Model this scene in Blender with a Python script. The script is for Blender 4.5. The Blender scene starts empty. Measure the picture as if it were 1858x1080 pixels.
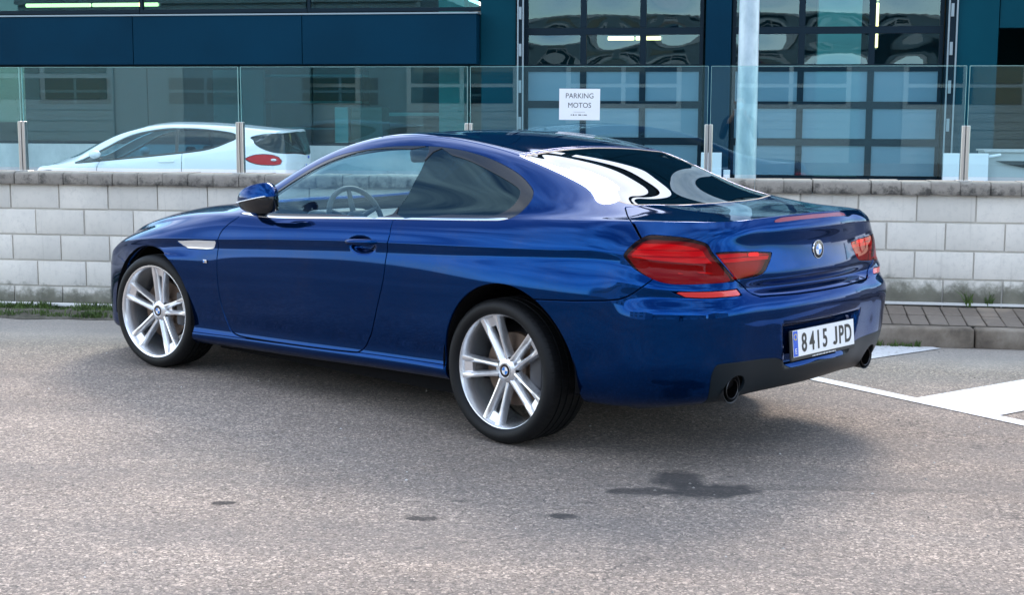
import bpy, bmesh, math, random
import numpy as np
from mathutils import Vector, Matrix
sc = bpy.context.scene
# ------------------------------------------------------------------ camera
cam_d = bpy.data.cameras.new('camera'); cam = bpy.data.objects.new('camera', cam_d)
sc.collection.objects.link(cam); sc.camera = cam
cam_d.sensor_width = 36.0; cam_d.lens = 2551.13 / 1858 * 36.0
cam_d.clip_start = 0.05; cam_d.clip_end = 600
az, pt, rl = math.radians(99.086), math.radians(7.542), math.radians(0.201)
fw = Vector((math.cos(az)*math.cos(pt), math.sin(az)*math.cos(pt), -math.sin(pt)))
rt = fw.cross(Vector((0, 0, 1))).normalized(); upv = rt.cross(fw)
r2 = math.cos(rl)*rt + math.sin(rl)*upv; u2 = -math.sin(rl)*rt + math.cos(rl)*upv
CAMZ = 1.534
cam.matrix_world = Matrix(((r2.x, u2.x, -fw.x, 0), (r2.y, u2.y, -fw.y, 0), (r2.z, u2.z, -fw.z, CAMZ), (0, 0, 0, 1)))
# ------------------------------------------------------------------ sky: bright hazy overcast
SUN_EL, SUN_AZ = 40.0, 86.0          # sun azimuth measured from +X, counter-clockwise
world = bpy.data.worlds.new('World'); sc.world = world; world.use_nodes = True
wn = world.node_tree; wn.nodes.clear()
def wnode(t, **kw):
    n = wn.nodes.new(t)
    for k, v in kw.items(): setattr(n, k, v)
    return n
sky = wnode('ShaderNodeTexSky', sky_type='NISHITA'); sky.sun_disc = False
sky.sun_elevation = math.radians(SUN_EL); sky.sun_rotation = math.radians(90 - SUN_AZ)
sky.air_density = 1.0; sky.dust_density = .35; sky.ozone_density = 1.0
tc = wnode('ShaderNodeTexCoord'); mp = wnode('ShaderNodeMapping'); mp.inputs['Scale'].default_value = (1, 1, 2.6)
cn = wnode('ShaderNodeTexNoise'); cn.inputs['Scale'].default_value = 2.3; cn.inputs['Detail'].default_value = 7; cn.inputs['Roughness'].default_value = .55
cr = wnode('ShaderNodeValToRGB'); cr.color_ramp.elements[0].position = .42; cr.color_ramp.elements[1].position = .70
cr.color_ramp.elements[0].color = (.0,)*3 + (1,); cr.color_ramp.elements[1].color = (.75, .75, .75, 1)
mixc = wnode('ShaderNodeMix', data_type='RGBA'); mixc.inputs['B'].default_value = (10.0, 10.4, 10.8, 1)
bg = wnode('ShaderNodeBackground'); bg.inputs['Strength'].default_value = 0.15
wo = wnode('ShaderNodeOutputWorld')
wn.links.new(tc.outputs['Generated'], mp.inputs['Vector']); wn.links.new(mp.outputs['Vector'], cn.inputs['Vector'])
wn.links.new(cn.outputs['Fac'], cr.inputs['Fac']); wn.links.new(cr.outputs['Color'], mixc.inputs['Factor'])
wn.links.new(sky.outputs['Color'], mixc.inputs['A']); wn.links.new(mixc.outputs['Result'], bg.inputs['Color'])
wn.links.new(bg.outputs['Background'], wo.inputs['Surface'])
sl = bpy.data.lights.new('sun', 'SUN'); sl.energy = 1.2; sl.angle = math.radians(17); sl.color = (1, .87, .76)
sun = bpy.data.objects.new('sun', sl); sc.collection.objects.link(sun)
sd = Vector((math.cos(math.radians(SUN_AZ))*math.cos(math.radians(SUN_EL)), math.sin(math.radians(SUN_AZ))*math.cos(math.radians(SUN_EL)), math.sin(math.radians(SUN_EL))))
sun.rotation_euler = (-sd).to_track_quat('-Z', 'Y').to_euler(); sun.location = (0, 0, 12)
vs = sc.view_settings; vs.view_transform = 'Standard'; vs.look = 'None'; vs.exposure = 1.52; vs.gamma = 1.0; vs.use_curve_mapping = False
sc.render.engine = 'CYCLES'
sc.cycles.max_bounces = 10; sc.cycles.transparent_max_bounces = 24; sc.cycles.glossy_bounces = 5; sc.cycles.transmission_bounces = 10
random.seed(7)
# ------------------------------------------------------------------ helpers
COL = sc.collection
def tag(o, label=None, cat=None, group=None, kind=None):
    if label: o['label'] = label
    if cat: o['category'] = cat
    if group: o['group'] = group
    if kind: o['kind'] = kind
    return o
def empty(name, loc=(0, 0, 0), rz=0.0, label=None, cat=None, group=None, parent=None):
    o = bpy.data.objects.new(name, None); COL.objects.link(o); o.location = loc; o.rotation_euler = (0, 0, rz)
    o.empty_display_size = .1; o.parent = parent
    return tag(o, label, cat, group)
def link(name, me, mat=None, parent=None):
    if mat is not None and not me.materials: me.materials.append(mat)
    o = bpy.data.objects.new(name, me); COL.objects.link(o); o.parent = parent
    return o
def mesh_np(name, V, F, N=None, smooth=True):
    me = bpy.data.meshes.new(name)
    me.from_pydata([tuple(map(float, v)) for v in V] if not isinstance(V, np.ndarray) else V.tolist(), [], F if isinstance(F, list) else F.tolist())
    if smooth: me.shade_smooth()
    if N is not None: me.normals_split_custom_set_from_vertices(N.tolist() if isinstance(N, np.ndarray) else N)
    me.update()
    return me
class MB:
    """collects simple solids into one mesh"""
    def __init__(s): s.bm = bmesh.new()
    def box(s, c, d, rot=None, bevel=0.0, seg=1):
        b = bmesh.new(); bmesh.ops.create_cube(b, size=1.0)
        bmesh.ops.scale(b, vec=d, verts=b.verts)
        if bevel: bmesh.ops.bevel(b, geom=b.edges[:] , offset=bevel, segments=seg, affect='EDGES', profile=.5)
        M = Matrix.Translation(c) @ (rot.to_4x4() if rot is not None else Matrix())
        bmesh.ops.transform(b, matrix=M, verts=b.verts)
        s._add(b); return s
    def cyl(s, a, b_, r0, r1=None, seg=20, cap=True):
        a = Vector(a); b_ = Vector(b_); r1 = r0 if r1 is None else r1; d = b_-a
        b = bmesh.new(); bmesh.ops.create_cone(b, cap_ends=cap, segments=seg, radius1=r0, radius2=r1, depth=d.length)
        M = Matrix.Translation((a+b_)/2) @ d.to_track_quat('Z', 'Y').to_matrix().to_4x4()
        bmesh.ops.transform(b, matrix=M, verts=b.verts); s._add(b); return s
    def sph(s, c, r, sub=2, scale=(1, 1, 1)):
        b = bmesh.new(); bmesh.ops.create_icosphere(b, subdivisions=sub, radius=r)
        bmesh.ops.transform(b, matrix=Matrix.Translation(c) @ Matrix.Diagonal((*scale, 1)), verts=b.verts); s._add(b); return s
    def poly(s, pts, depth_vec):
        """prism: planar polygon pts extruded by depth_vec"""
        b = bmesh.new(); v0 = [b.verts.new(p) for p in pts]; v1 = [b.verts.new(Vector(p)+Vector(depth_vec)) for p in pts]
        b.faces.new(v0); b.faces.new(v1[::-1]); n = len(pts)
        for i in range(n): b.faces.new((v0[i], v1[i], v1[(i+1) % n], v0[(i+1) % n]))
        bmesh.ops.recalc_face_normals(b, faces=b.faces); s._add(b); return s
    def tube(s, pts, r, seg=10, closed=False):
        P = [Vector(p) for p in pts]; n = len(P); rings = []; b = bmesh.new(); up_ = Vector((0, 0, 1)); prev = None
        for i, p in enumerate(P):
            t = ((P[(i+1) % n]-P[i-1]) if closed else (P[min(i+1, n-1)]-P[max(i-1, 0)])).normalized()
            if prev is None: x = t.cross(up_ if abs(t.z) < .9 else Vector((1, 0, 0))).normalized()
            else: x = (prev-t*prev.dot(t)).normalized()
            prev = x; y = t.cross(x); rr_ = r[i] if isinstance(r, (list, tuple)) else r
            rings.append([b.verts.new(p+rr_*(math.cos(a)*x+math.sin(a)*y)) for a in [2*math.pi*k/seg for k in range(seg)]])
        for i in range(n if closed else n-1):
            A, B = rings[i], rings[(i+1) % n]
            for k in range(seg): b.faces.new((A[k], A[(k+1) % seg], B[(k+1) % seg], B[k]))
        if not closed: b.faces.new(rings[0][::-1]); b.faces.new(rings[-1])
        bmesh.ops.recalc_face_normals(b, faces=b.faces); s._add(b); return s
    def lathe(s, prof, axis='Y', seg=64, c=(0, 0, 0), closed=False):
        """prof: list of (radius, along-axis) turned about the axis"""
        b = bmesh.new(); rings = []
        for k in range(seg):
            a = 2*math.pi*k/seg; ca, sa = math.cos(a), math.sin(a)
            rings.append([b.verts.new((r*ca, h, r*sa) if axis == 'Y' else ((r*ca, r*sa, h) if axis == 'Z' else (h, r*ca, r*sa))) for r, h in prof])
        m = len(prof)
        for k in range(seg):
            A, B = rings[k], rings[(k+1) % seg]
            for i in range(m if closed else m-1): b.faces.new((A[i], A[(i+1) % m], B[(i+1) % m], B[i]))
        bmesh.ops.recalc_face_normals(b, faces=b.faces)
        bmesh.ops.translate(b, vec=c, verts=b.verts); s._add(b); return s
    def _add(s, b):
        me = bpy.data.meshes.new('tmp'); b.to_mesh(me); b.free(); s.bm.from_mesh(me); bpy.data.meshes.remove(me)
    def mesh(s, name, smooth=None):
        me = bpy.data.meshes.new(name); s.bm.to_mesh(me); s.bm.free()
        if smooth is not None:
            me.shade_smooth()
            if smooth < 179: me.set_sharp_from_angle(angle=math.radians(smooth))
        return me
    def build(s, name, mat=None, parent=None, smooth=None):
        return link(name, s.mesh(name, smooth), mat, parent)
def copy_tree(o, parent=None):
    c = o.copy(); COL.objects.link(c); c.parent = parent
    for ch in o.children: copy_tree(ch, c)
    return c
# ------------------------------------------------------------------ materials
def mat(name, col=(.5, .5, .5), rough=.5, metal=0.0, coat=0.0, spec=.5, **kw):
    m = bpy.data.materials.new(name); m.use_nodes = True
    b = m.node_tree.nodes['Principled BSDF']
    b.inputs['Base Color'].default_value = (*col, 1); b.inputs['Roughness'].default_value = rough; b.inputs['Metallic'].default_value = metal
    b.inputs['Coat Weight'].default_value = coat; b.inputs['Coat Roughness'].default_value = kw.get('coat_rough', .02)
    b.inputs['Specular IOR Level'].default_value = spec
    if 'trans' in kw: b.inputs['Transmission Weight'].default_value = kw['trans']
    if 'ior' in kw: b.inputs['IOR'].default_value = kw['ior']
    if 'emit' in kw:
        b.inputs['Emission Color'].default_value = (*kw['emit'], 1); b.inputs['Emission Strength'].default_value = kw.get('estr', 1)
    return m
class NT:
    """tiny node-graph helper"""
    def __init__(s, m): s.m = m; s.t = m.node_tree; s.b = s.t.nodes['Principled BSDF']
    def n(s, t, **kw):
        x = s.t.nodes.new(t)
        for k, v in kw.items():
            if k in x.inputs: x.inputs[k].default_value = v
            else: setattr(x, k, v)
        return x
    def l(s, a, b): s.t.links.new(a, b)
    def coord(s, scale=(1, 1, 1), kind='Object'):
        c = s.n('ShaderNodeTexCoord'); mp_ = s.n('ShaderNodeMapping'); mp_.inputs['Scale'].default_value = scale
        s.l(c.outputs[kind], mp_.inputs['Vector']); return mp_.outputs['Vector']
    def world(s, scale=(1, 1, 1)):
        c = s.n('ShaderNodeNewGeometry'); mp_ = s.n('ShaderNodeMapping'); mp_.inputs['Scale'].default_value = scale
        s.l(c.outputs['Position'], mp_.inputs['Vector']); return mp_.outputs['Vector']
    def noise(s, vec, scale, detail=4, rough=.55):
        x = s.n('ShaderNodeTexNoise'); x.inputs['Scale'].default_value = scale; x.inputs['Detail'].default_value = detail; x.inputs['Roughness'].default_value = rough
        s.l(vec, x.inputs['Vector']); return x.outputs['Fac']
    def ramp(s, fac, stops):
        x = s.n('ShaderNodeValToRGB'); e = x.color_ramp.elements
        while len(e) < len(stops): e.new(.5)
        for q, (p_, c) in zip(e, stops):
            q.position = p_; q.color = (*c, 1) if len(c) == 3 else c
        s.l(fac, x.inputs['Fac']); return x.outputs['Color']
    def mix(s, f, a, b, mode='MIX'):
        x = s.n('ShaderNodeMix', data_type='RGBA', blend_type=mode)
        for i, v in (('Factor', f), ('A', a), ('B', b)):
            if isinstance(v, (int, float)): x.inputs[i].default_value = v
            elif isinstance(v, tuple): x.inputs[i].default_value = (*v, 1)
            else: s.l(v, x.inputs[i])
        return x.outputs['Result']
    def math(s, op, a, b=0.0, clamp=False):
        x = s.n('ShaderNodeMath', operation=op); x.use_clamp = clamp
        for i, v in enumerate((a, b)):
            if isinstance(v, (int, float)): x.inputs[i].default_value = v
            else: s.l(v, x.inputs[i])
        return x.outputs[0]
    def bump(s, h, strength=.3, dist=.01):
        x = s.n('ShaderNodeBump'); x.inputs['Strength'].default_value = strength; x.inputs['Distance'].default_value = dist
        s.l(h, x.inputs['Height']); s.l(x.outputs['Normal'], s.b.inputs['Normal'])
    def color(s, c): s.l(c, s.b.inputs['Base Color'])
    def rough(s, c): s.l(c, s.b.inputs['Roughness'])
def glass(name, tint=(.9, .95, .95), refl_rough=0.0, ior=1.5, refl=(1, 1, 1)):
    """thin sheet of glass: Fresnel mirror over a tinted see-through pane"""
    m = bpy.data.materials.new(name); m.use_nodes = True; t = m.node_tree; t.nodes.clear()
    tr = t.nodes.new('ShaderNodeBsdfTransparent'); tr.inputs['Color'].default_value = (*tint, 1)
    gl = t.nodes.new('ShaderNodeBsdfGlossy'); gl.inputs['Roughness'].default_value = refl_rough; gl.inputs['Color'].default_value = (*refl, 1)
    fr_ = t.nodes.new('ShaderNodeFresnel')
    # same reflectance from either side of the sheet
    ge = t.nodes.new('ShaderNodeNewGeometry'); mi = t.nodes.new('ShaderNodeMix'); mi.inputs['A'].default_value = ior; mi.inputs['B'].default_value = 1/ior
    t.links.new(ge.outputs['Backfacing'], mi.inputs['Factor']); t.links.new(mi.outputs['Result'], fr_.inputs['IOR'])
    mx = t.nodes.new('ShaderNodeMixShader'); ou = t.nodes.new('ShaderNodeOutputMaterial')
    t.links.new(fr_.outputs[0], mx.inputs[0]); t.links.new(tr.outputs[0], mx.inputs[1]); t.links.new(gl.outputs[0], mx.inputs[2]); t.links.new(mx.outputs[0], ou.inputs['Surface'])
    return m
# ---- skin meshes: numpy triangles that can be cut along any field
class Skin:
    """A: (n,k) attributes, columns 0:3 position, 3:6 normal, 6 wrap coordinate u; T: (m,3) triangles"""
    def __init__(s, A, T): s.A = A; s.T = T
    @property
    def x(s): return s.A[:, 0]
    @property
    def y(s): return s.A[:, 1]
    @property
    def z(s): return s.A[:, 2]
    @property
    def u(s): return s.A[:, 6]
    def keep(s, f):
        """part of the skin where f >= 0"""
        f = f + (f == 0)*1e-9
        pos = f > 0; c = pos[s.T].sum(1)
        out = [s.T[c == 3]]; A = s.A; new = []; n0 = len(A)
        mixed = s.T[(c == 1) | (c == 2)]; cm = pos[mixed].sum(1)
        if len(mixed):
            # rotate so that the odd vertex comes first
            odd = np.where(cm == 1, 1, 0)[:, None] == pos[mixed]
            k = odd.argmax(1); r = np.arange(len(mixed))
            a = mixed[r, k]; b = mixed[r, (k+1) % 3]; d = mixed[r, (k+2) % 3]
            def cut(p, q):
                lo = np.minimum(p, q); hi = np.maximum(p, q)
                return lo.astype(np.int64)*(n0+1)+hi, lo, hi
            k1, l1, h1 = cut(a, b); k2, l2, h2 = cut(a, d)
            keys = np.concatenate([k1, k2]); uq, fi, inv = np.unique(keys, return_index=True, return_inverse=True)
            lo = np.concatenate([l1, l2])[fi]; hi = np.concatenate([h1, h2])[fi]
            t = (f[lo]/(f[lo]-f[hi]))[:, None]
            new = A[lo]*(1-t)+A[hi]*t
            e1 = inv[:len(a)]+n0; e2 = inv[len(a):]+n0
            one = cm == 1
            out.append(np.stack([a[one], e1[one], e2[one]], 1))
            two = ~one
            out.append(np.stack([e1[two], b[two], d[two]], 1)); out.append(np.stack([e1[two], d[two], e2[two]], 1))
            A = np.concatenate([A, new])
        T = np.concatenate(out)
        used = np.unique(T); m = np.full(len(A), -1); m[used] = np.arange(len(used))
        A = A[used].copy(); T = m[T]
        if len(A): A[:, 3:6] /= np.linalg.norm(A[:, 3:6], axis=1, keepdims=True)+1e-12
        return Skin(A, T)
    def split(s, f, gap=.005):
        """inside where f < 0; leaves a shut line of the given width"""
        return s.keep(-f-gap/2), s.keep(f-gap/2)
    def mirror(s):
        A = s.A.copy(); A[:, 1] *= -1; A[:, 4] *= -1
        return Skin(A, s.T[:, ::-1])
    def __add__(s, o):
        A = np.concatenate([s.A, o.A]); T = np.concatenate([s.T, o.T+len(s.A)])
        q = np.round(A[:, :3]*5000).astype(np.int64); _, i, inv = np.unique(q, axis=0, return_index=True, return_inverse=True)
        inv = inv.ravel(); T = inv[T]
        ok = (T[:, 0] != T[:, 1]) & (T[:, 1] != T[:, 2]) & (T[:, 0] != T[:, 2])
        return Skin(A[i], T[ok])
    def both(s):
        # left and right halves as one sheet, welded on the centre line
        A = s.A.copy(); c = np.abs(A[:, 1]) < 2e-3; A[c, 1] = 0; A[c, 4] = 0
        S_ = Skin(A, s.T); return S_ + S_.mirror()
    def mesh(s, name, offset=0.0, flange=.014, inset=.0015):
        P = s.A[:, :3]+s.A[:, 3:6]*offset; N = s.A[:, 3:6]; T = s.T
        if flange:
            e = np.concatenate([T[:, [0, 1]], T[:, [1, 2]], T[:, [2, 0]]]); k = np.sort(e, 1)
            key = k[:, 0].astype(np.int64)*(len(P)+1)+k[:, 1]; uq, ix, ct = np.unique(key, return_index=True, return_counts=True)
            be = e[ix[ct == 1]]
            ok = ~((np.abs(P[be[:, 0], 1]) < 1e-4) & (np.abs(P[be[:, 1], 1]) < 1e-4)); be = be[ok]
            if len(be):
                # outward in-sheet direction of each border edge
                ed = P[be[:, 1]]-P[be[:, 0]]; ed /= np.linalg.norm(ed, axis=1, keepdims=True)+1e-12
                on = np.cross(ed, N[be[:, 0]])
                bv = np.unique(be); m = np.full(len(P), -1); m[bv] = np.arange(len(bv))
                on_v = np.zeros((len(bv), 3)); np.add.at(on_v, m[be[:, 0]], on); np.add.at(on_v, m[be[:, 1]], on)
                on_v /= np.linalg.norm(on_v, axis=1, keepdims=True)+1e-12
                n0 = len(P); nb = len(bv); rn = .0025 if flange > .006 else flange*.3
                # rolled edge: a small radius, then the folded flange
                top = P[bv]+on_v*rn*.6-N[bv]*rn*.5; bot = P[bv]+on_v*rn*.6-N[bv]*flange
                n1 = N[bv]*.55+on_v*.83; n1 /= np.linalg.norm(n1, axis=1, keepdims=True)
                P = np.concatenate([P, top, bot]); N = np.concatenate([N, n1, on_v])
                a, b = be[:, 0], be[:, 1]; a1, b1 = m[a]+n0, m[b]+n0; a2, b2 = a1+nb, b1+nb
                T = np.concatenate([T, np.stack([b, a, a1], 1), np.stack([b, a1, b1], 1), np.stack([b1, a1, a2], 1), np.stack([b1, a2, b2], 1)])
        return mesh_np(name, P, T, N)
def catmull(pts, closed=True, n=8):
    P = [np.array(p, float) for p in pts]; L_ = len(P); out = []
    for i in range(L_ if closed else L_-1):
        p0, p1, p2, p3 = (P[(i-1) % L_], P[i], P[(i+1) % L_], P[(i+2) % L_]) if closed else (P[max(i-1, 0)], P[i], P[i+1], P[min(i+2, L_-1)])
        for k in range(n):
            t = k/n; out.append(.5*((2*p1)+(-p0+p2)*t+(2*p0-5*p1+4*p2-p3)*t*t+(-p0+3*p1-3*p2+p3)*t**3))
    if not closed: out.append(P[-1])
    return np.array(out)
def sdf(poly, a, b):
    """signed distance to a closed polygon, negative inside"""
    poly = np.asarray(poly, float); n = len(poly); d = np.full(len(a), 1e9); ins = np.zeros(len(a), bool)
    for i in range(n):
        x0, y0 = poly[i]; x1, y1 = poly[(i+1) % n]; ex, ey = x1-x0, y1-y0; L2 = ex*ex+ey*ey+1e-18
        t = np.clip(((a-x0)*ex+(b-y0)*ey)/L2, 0, 1); d = np.minimum(d, (a-x0-t*ex)**2+(b-y0-t*ey)**2)
        c = (y0 > b) != (y1 > b)
        with np.errstate(divide='ignore', invalid='ignore'): xi = x0+(b-y0)*ex/(ey if ey else 1e-18)
        ins ^= c & (a < xi)
    return np.where(ins, -1, 1)*np.sqrt(d)
def line_f(pts, a, b):
    """b minus the polyline b(a): positive above"""
    p = np.array(sorted(pts), float); return b-np.interp(a, p[:, 0], p[:, 1])
def text_mesh(s, size, name='lettering', sx=1.0, extr=.0006, spacing=1.0, bold=0.0):
    c = bpy.data.curves.new('t', 'FONT'); c.body = s; c.size = size; c.extrude = extr; c.align_x = 'CENTER'; c.align_y = 'CENTER'; c.space_character = spacing
    c.resolution_u = 4; c.offset = bold
    o = bpy.data.objects.new('t', c); COL.objects.link(o)
    me = bpy.data.meshes.new_from_object(o.evaluated_get(bpy.context.evaluated_depsgraph_get()))
    bpy.data.objects.remove(o); bpy.data.curves.remove(c); me.name = name
    if sx != 1.0: me.transform(Matrix.Diagonal((sx, 1, 1, 1)))
    return me
def frame(o, x, y, z):
    """matrix from an origin and three axes"""
    return Matrix(((x[0], y[0], z[0], o[0]), (x[1], y[1], z[1], o[1]), (x[2], y[2], z[2], o[2]), (0, 0, 0, 1)))
# ------------------------------------------------------------------ the setting
WY = 10.15                                    # front face of the block wall
# ---- asphalt
m_as = mat('asphalt', (.2, .19, .18), .88, spec=.25); k = NT(m_as); wv = k.world()
big = k.noise(wv, .55, 3); mid = k.noise(wv, 5, 5, .6); fine = k.noise(wv, 75, 3, .65)
vo = k.n('ShaderNodeTexVoronoi'); vo.inputs['Scale'].default_value = 105; k.l(wv, vo.inputs['Vector'])
vo2 = k.n('ShaderNodeTexVoronoi', feature='DISTANCE_TO_EDGE'); vo2.inputs['Scale'].default_value = 68; k.l(wv, vo2.inputs['Vector'])
base = k.mix(k.ramp(big, [(.38, (0, 0, 0)), (.62, (1, 1, 1))]), (.305, .250, .207), (.425, .355, .298))
base = k.mix(k.ramp(mid, [(.3, (0, 0, 0)), (.7, (1, 1, 1))]), k.mix(.35, base, (.17, .158, .15)), base)
hs = k.n('ShaderNodeSeparateColor'); k.l(vo.outputs['Color'], hs.inputs['Color'])
stone = k.ramp(hs.outputs[0], [(0, (.55, .54, .54)), (.55, (.88, .87, .85)), (.82, (1.12, 1.10, 1.07)), (1, (1.8, 1.75, 1.7))])
base = k.mix(1.0, base, stone, 'MULTIPLY')
gap_ = k.math('MULTIPLY', k.ramp(vo2.outputs['Distance'], [(0, (.85, .85, .85)), (.17, (0, 0, 0))]), k.ramp(k.noise(wv, 38, 3, .6), [(.38, (.1, .1, .1)), (.62, (1, 1, 1))]))
base = k.mix(gap_, base, (.035, .032, .031))
base = k.mix(k.ramp(k.noise(wv, 17, 5, .65), [(.42, (0, 0, 0)), (.68, (.35, .35, .35))]), base, (.20, .175, .155))
crk = k.n('ShaderNodeTexVoronoi', feature='DISTANCE_TO_EDGE'); crk.inputs['Scale'].default_value = .55; wob = k.n('ShaderNodeVectorMath', operation='ADD'); nzc = k.n('ShaderNodeTexNoise'); nzc.inputs['Scale'].default_value = 3; nzc.inputs['Detail'].default_value = 6; k.l(wv, nzc.inputs['Vector']); k.l(wv, wob.inputs[0]); k.l(nzc.outputs['Color'], wob.inputs[1]); k.l(wob.outputs[0], crk.inputs['Vector'])
base = k.mix(k.math('MULTIPLY', k.ramp(crk.outputs['Distance'], [(0, (.75, .75, .75)), (.0045, (0, 0, 0))]), k.ramp(k.noise(wv, .8, 2), [(.50, (0, 0, 0)), (.58, (1, 1, 1))])), base, (.05, .045, .042))
def blob(x, y, rx, ry, rot, amp=.35, nscale=9, soft=.38):
    """irregular mark on the ground (oil, damp): 1 inside"""
    c = k.n('ShaderNodeMapping'); c.vector_type = 'TEXTURE'; c.inputs['Location'].default_value = (x, y, 0); c.inputs['Rotation'].default_value = (0, 0, rot); c.inputs['Scale'].default_value = (rx, ry, 1)
    k.l(wv, c.inputs['Vector']); ln = k.n('ShaderNodeVectorMath', operation='LENGTH'); k.l(c.outputs[0], ln.inputs[0])
    nz = k.noise(wv, nscale, 4, .6); d = k.math('ADD', ln.outputs['Value'], k.math('MULTIPLY', k.math('SUBTRACT', nz, .5), amp*3))
    return k.math('MULTIPLY', k.ramp(d, [(1-soft, (1, 1, 1)), (1+soft*.4, (0, 0, 0))]), k.ramp(k.noise(wv, 45, 4, .7), [(.25, (.75, .75, .75)), (.55, (1, 1, 1))]))
for (x, y, rx, ry, ro, st_, ns) in ((-.08, 5.64, .21, .14, .2, .95, 7), (-.22, 5.80, .14, .16, .3, .95, 7), (-.36, 5.58, .18, .07, .25, .85, 9), (.3, 5.75, .8, .05, .1, .3, 5), (-1.97, 5.13, .065, .036, .1, .9, 30), (-1.15, 5.06, .085, .04, .1, .85, 30), (-.63, 5.18, .075, .042, .1, .9, 30), (-1.05, 5.32, .05, .02, 0, .5, 30), (-.56, 5.38, .05, .02, 0, .4, 30), (0.0, 5.88, .02, .012, 0, .8, 40), (.45, 5.30, .02, .012, 0, .7, 40)):
    base = k.mix(k.math('MULTIPLY', blob(x, y, rx, ry, ro, .55, ns), st_), base, (.022, .021, .021))
# tyre-worn darker bands and a paler worn strip by the verge
st2 = k.n('ShaderNodeMapping'); st2.inputs['Rotation'].default_value = (0, 0, .12); st2.inputs['Scale'].default_value = (.25, 1.6, 1); k.l(wv, st2.inputs['Vector'])
band = k.noise(st2.outputs[0], 1.3, 5, .6)
base = k.mix(k.ramp(band, [(.42, (0, 0, 0)), (.64, (.38, .38, .38))]), base, (.13, .121, .115))
spx = k.n('ShaderNodeSeparateXYZ'); k.l(wv, spx.inputs[0])
ver = k.ramp(k.math('MULTIPLY', k.math('ADD', spx.outputs['Y'], k.math('MULTIPLY', k.noise(wv, 1.6, 4), .9)), .1), [(.90, (0, 0, 0)), (.955, (.55, .55, .55))])
base = k.mix(ver, base, (.36, .335, .30))
k.color(base)
hgt = k.math('ADD', k.math('MULTIPLY', k.math('MINIMUM', vo2.outputs['Distance'], .25), 2.0), k.math('MULTIPLY', fine, .6)); k.bump(hgt, .55, .006)
V = [(-120, -120, 0), (120, -120, 0), (120, WY+.06, 0), (-120, WY+.06, 0)]
tag(link('ground', mesh_np('ground', V, [(0, 1, 2, 3)], smooth=False), m_as), kind='structure')
m_yard = mat('yard_concrete', (.22, .22, .22), .9); k = NT(m_yard); k.color(k.ramp(k.noise(k.world(), 1.2, 5), [(.3, (.16, .165, .17)), (.7, (.27, .27, .27))]))
tag(link('yard', mesh_np('yard', [(-120, WY+.24, -.10), (120, WY+.24, -.10), (120, 160, -.10), (-120, 160, -.10)], [(0, 1, 2, 3)], smooth=False), m_yard), kind='structure')
# ---- painted markings
m_line = mat('road_paint', (.72, .72, .72), .7); k = NT(m_line); wv = k.world()
c = k.mix(k.ramp(k.noise(wv, 34, 5, .7), [(.33, (1, 1, 1)), (.46, (0, 0, 0))]), (.58, .58, .585), (.36, .34, .32))
vc = k.n('ShaderNodeTexVoronoi', feature='DISTANCE_TO_EDGE'); vc.inputs['Scale'].default_value = 13; k.l(wv, vc.inputs['Vector'])
c = k.mix(k.ramp(vc.outputs['Distance'], [(0, (.6, .6, .6)), (.03, (0, 0, 0))]), c, (.33, .32, .31)); k.color(c); k.bump(k.noise(wv, 80, 3), .3, .003)
def marking(pts, z=.004):
    me = mesh_np('road_marking', [(x, y, z) for x, y in pts], [tuple(range(len(pts)))], smooth=False)
    return tag(link('road_marking', me, m_line), kind='structure')
def quad_line(a, b, w):
    a = Vector(a); b = Vector(b); n = (b-a).normalized(); n = Vector((-n.y, n.x))*w/2
    marking([tuple(a-n), tuple(b-n), tuple(b+n), tuple(a+n)])
A_, B_ = Vector((-.35, 9.08)), Vector((2.4, 6.14))
quad_line(A_, B_, .10)
def bar(p, q, w, z=.0048):
    p = Vector(p); q = Vector(q); d = (q-p).normalized(); n = Vector((-d.y, d.x)); e = (B_-A_).normalized(); s_ = w/abs(n.dot(e))
    marking([tuple(p), tuple(q), tuple(q+e*s_), tuple(p+e*s_)], z)
bar((.95, 7.69), (2.72, 9.40), .53); bar((-.065, 8.775), (.98, 9.80), .53, .0052); bar((1.96, 6.61), (4.0, 8.58), .53, .0056)
# ---- kerb, pavement slabs
m_kerb = mat('kerb_concrete', (.3, .28, .25), .85); k = NT(m_kerb); wv = k.world()
c = k.ramp(k.noise(wv, 3.5, 6, .65), [(.25, (.06, .048, .036)), (.48, (.19, .155, .12)), (.72, (.32, .28, .23))]); k.color(c); k.bump(k.noise(wv, 60, 4), .35, .004)
m_slab = mat('slab_concrete', (.2, .18, .16), .9); k = NT(m_slab); wv = k.world(); oi = k.n('ShaderNodeObjectInfo')
c = k.mix(k.noise(wv, 26, 4, .7), (.10, .080, .064), (.215, .178, .145)); c = k.mix(oi.outputs['Random'], c, k.mix(.35, c, (.29, .25, .21)))
c = k.mix(k.ramp(k.noise(wv, 2.2, 3), [(.55, (0, 0, 0)), (.66, (.7, .7, .7))]), c, (.30, .24, .185)); k.color(c); k.bump(k.noise(wv, 110, 3), .3, .003)
m_joint = mat('joint_soil', (.035, .032, .026), .95)
kb = empty('kerb', (0, 0, 0)); tag(kb, kind='structure')
kx = -2.36
while kx < 8:
    o = MB().box((kx+.49, 9.53+random.uniform(-.004, .004), .06), (.972, .125, .14), bevel=.018, seg=3).build('kerb_stone', m_kerb, kb, 40); kx += .98
pv = MB().box((2.75, 9.872, .0615), (10.2, .545, .137)).build('pavement', m_joint); tag(pv, kind='structure')
me_slab = MB().box((0, 0, 0), (.116, .245, .03), bevel=.005).mesh('paving_slab', 30)
nsl = 0
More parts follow.
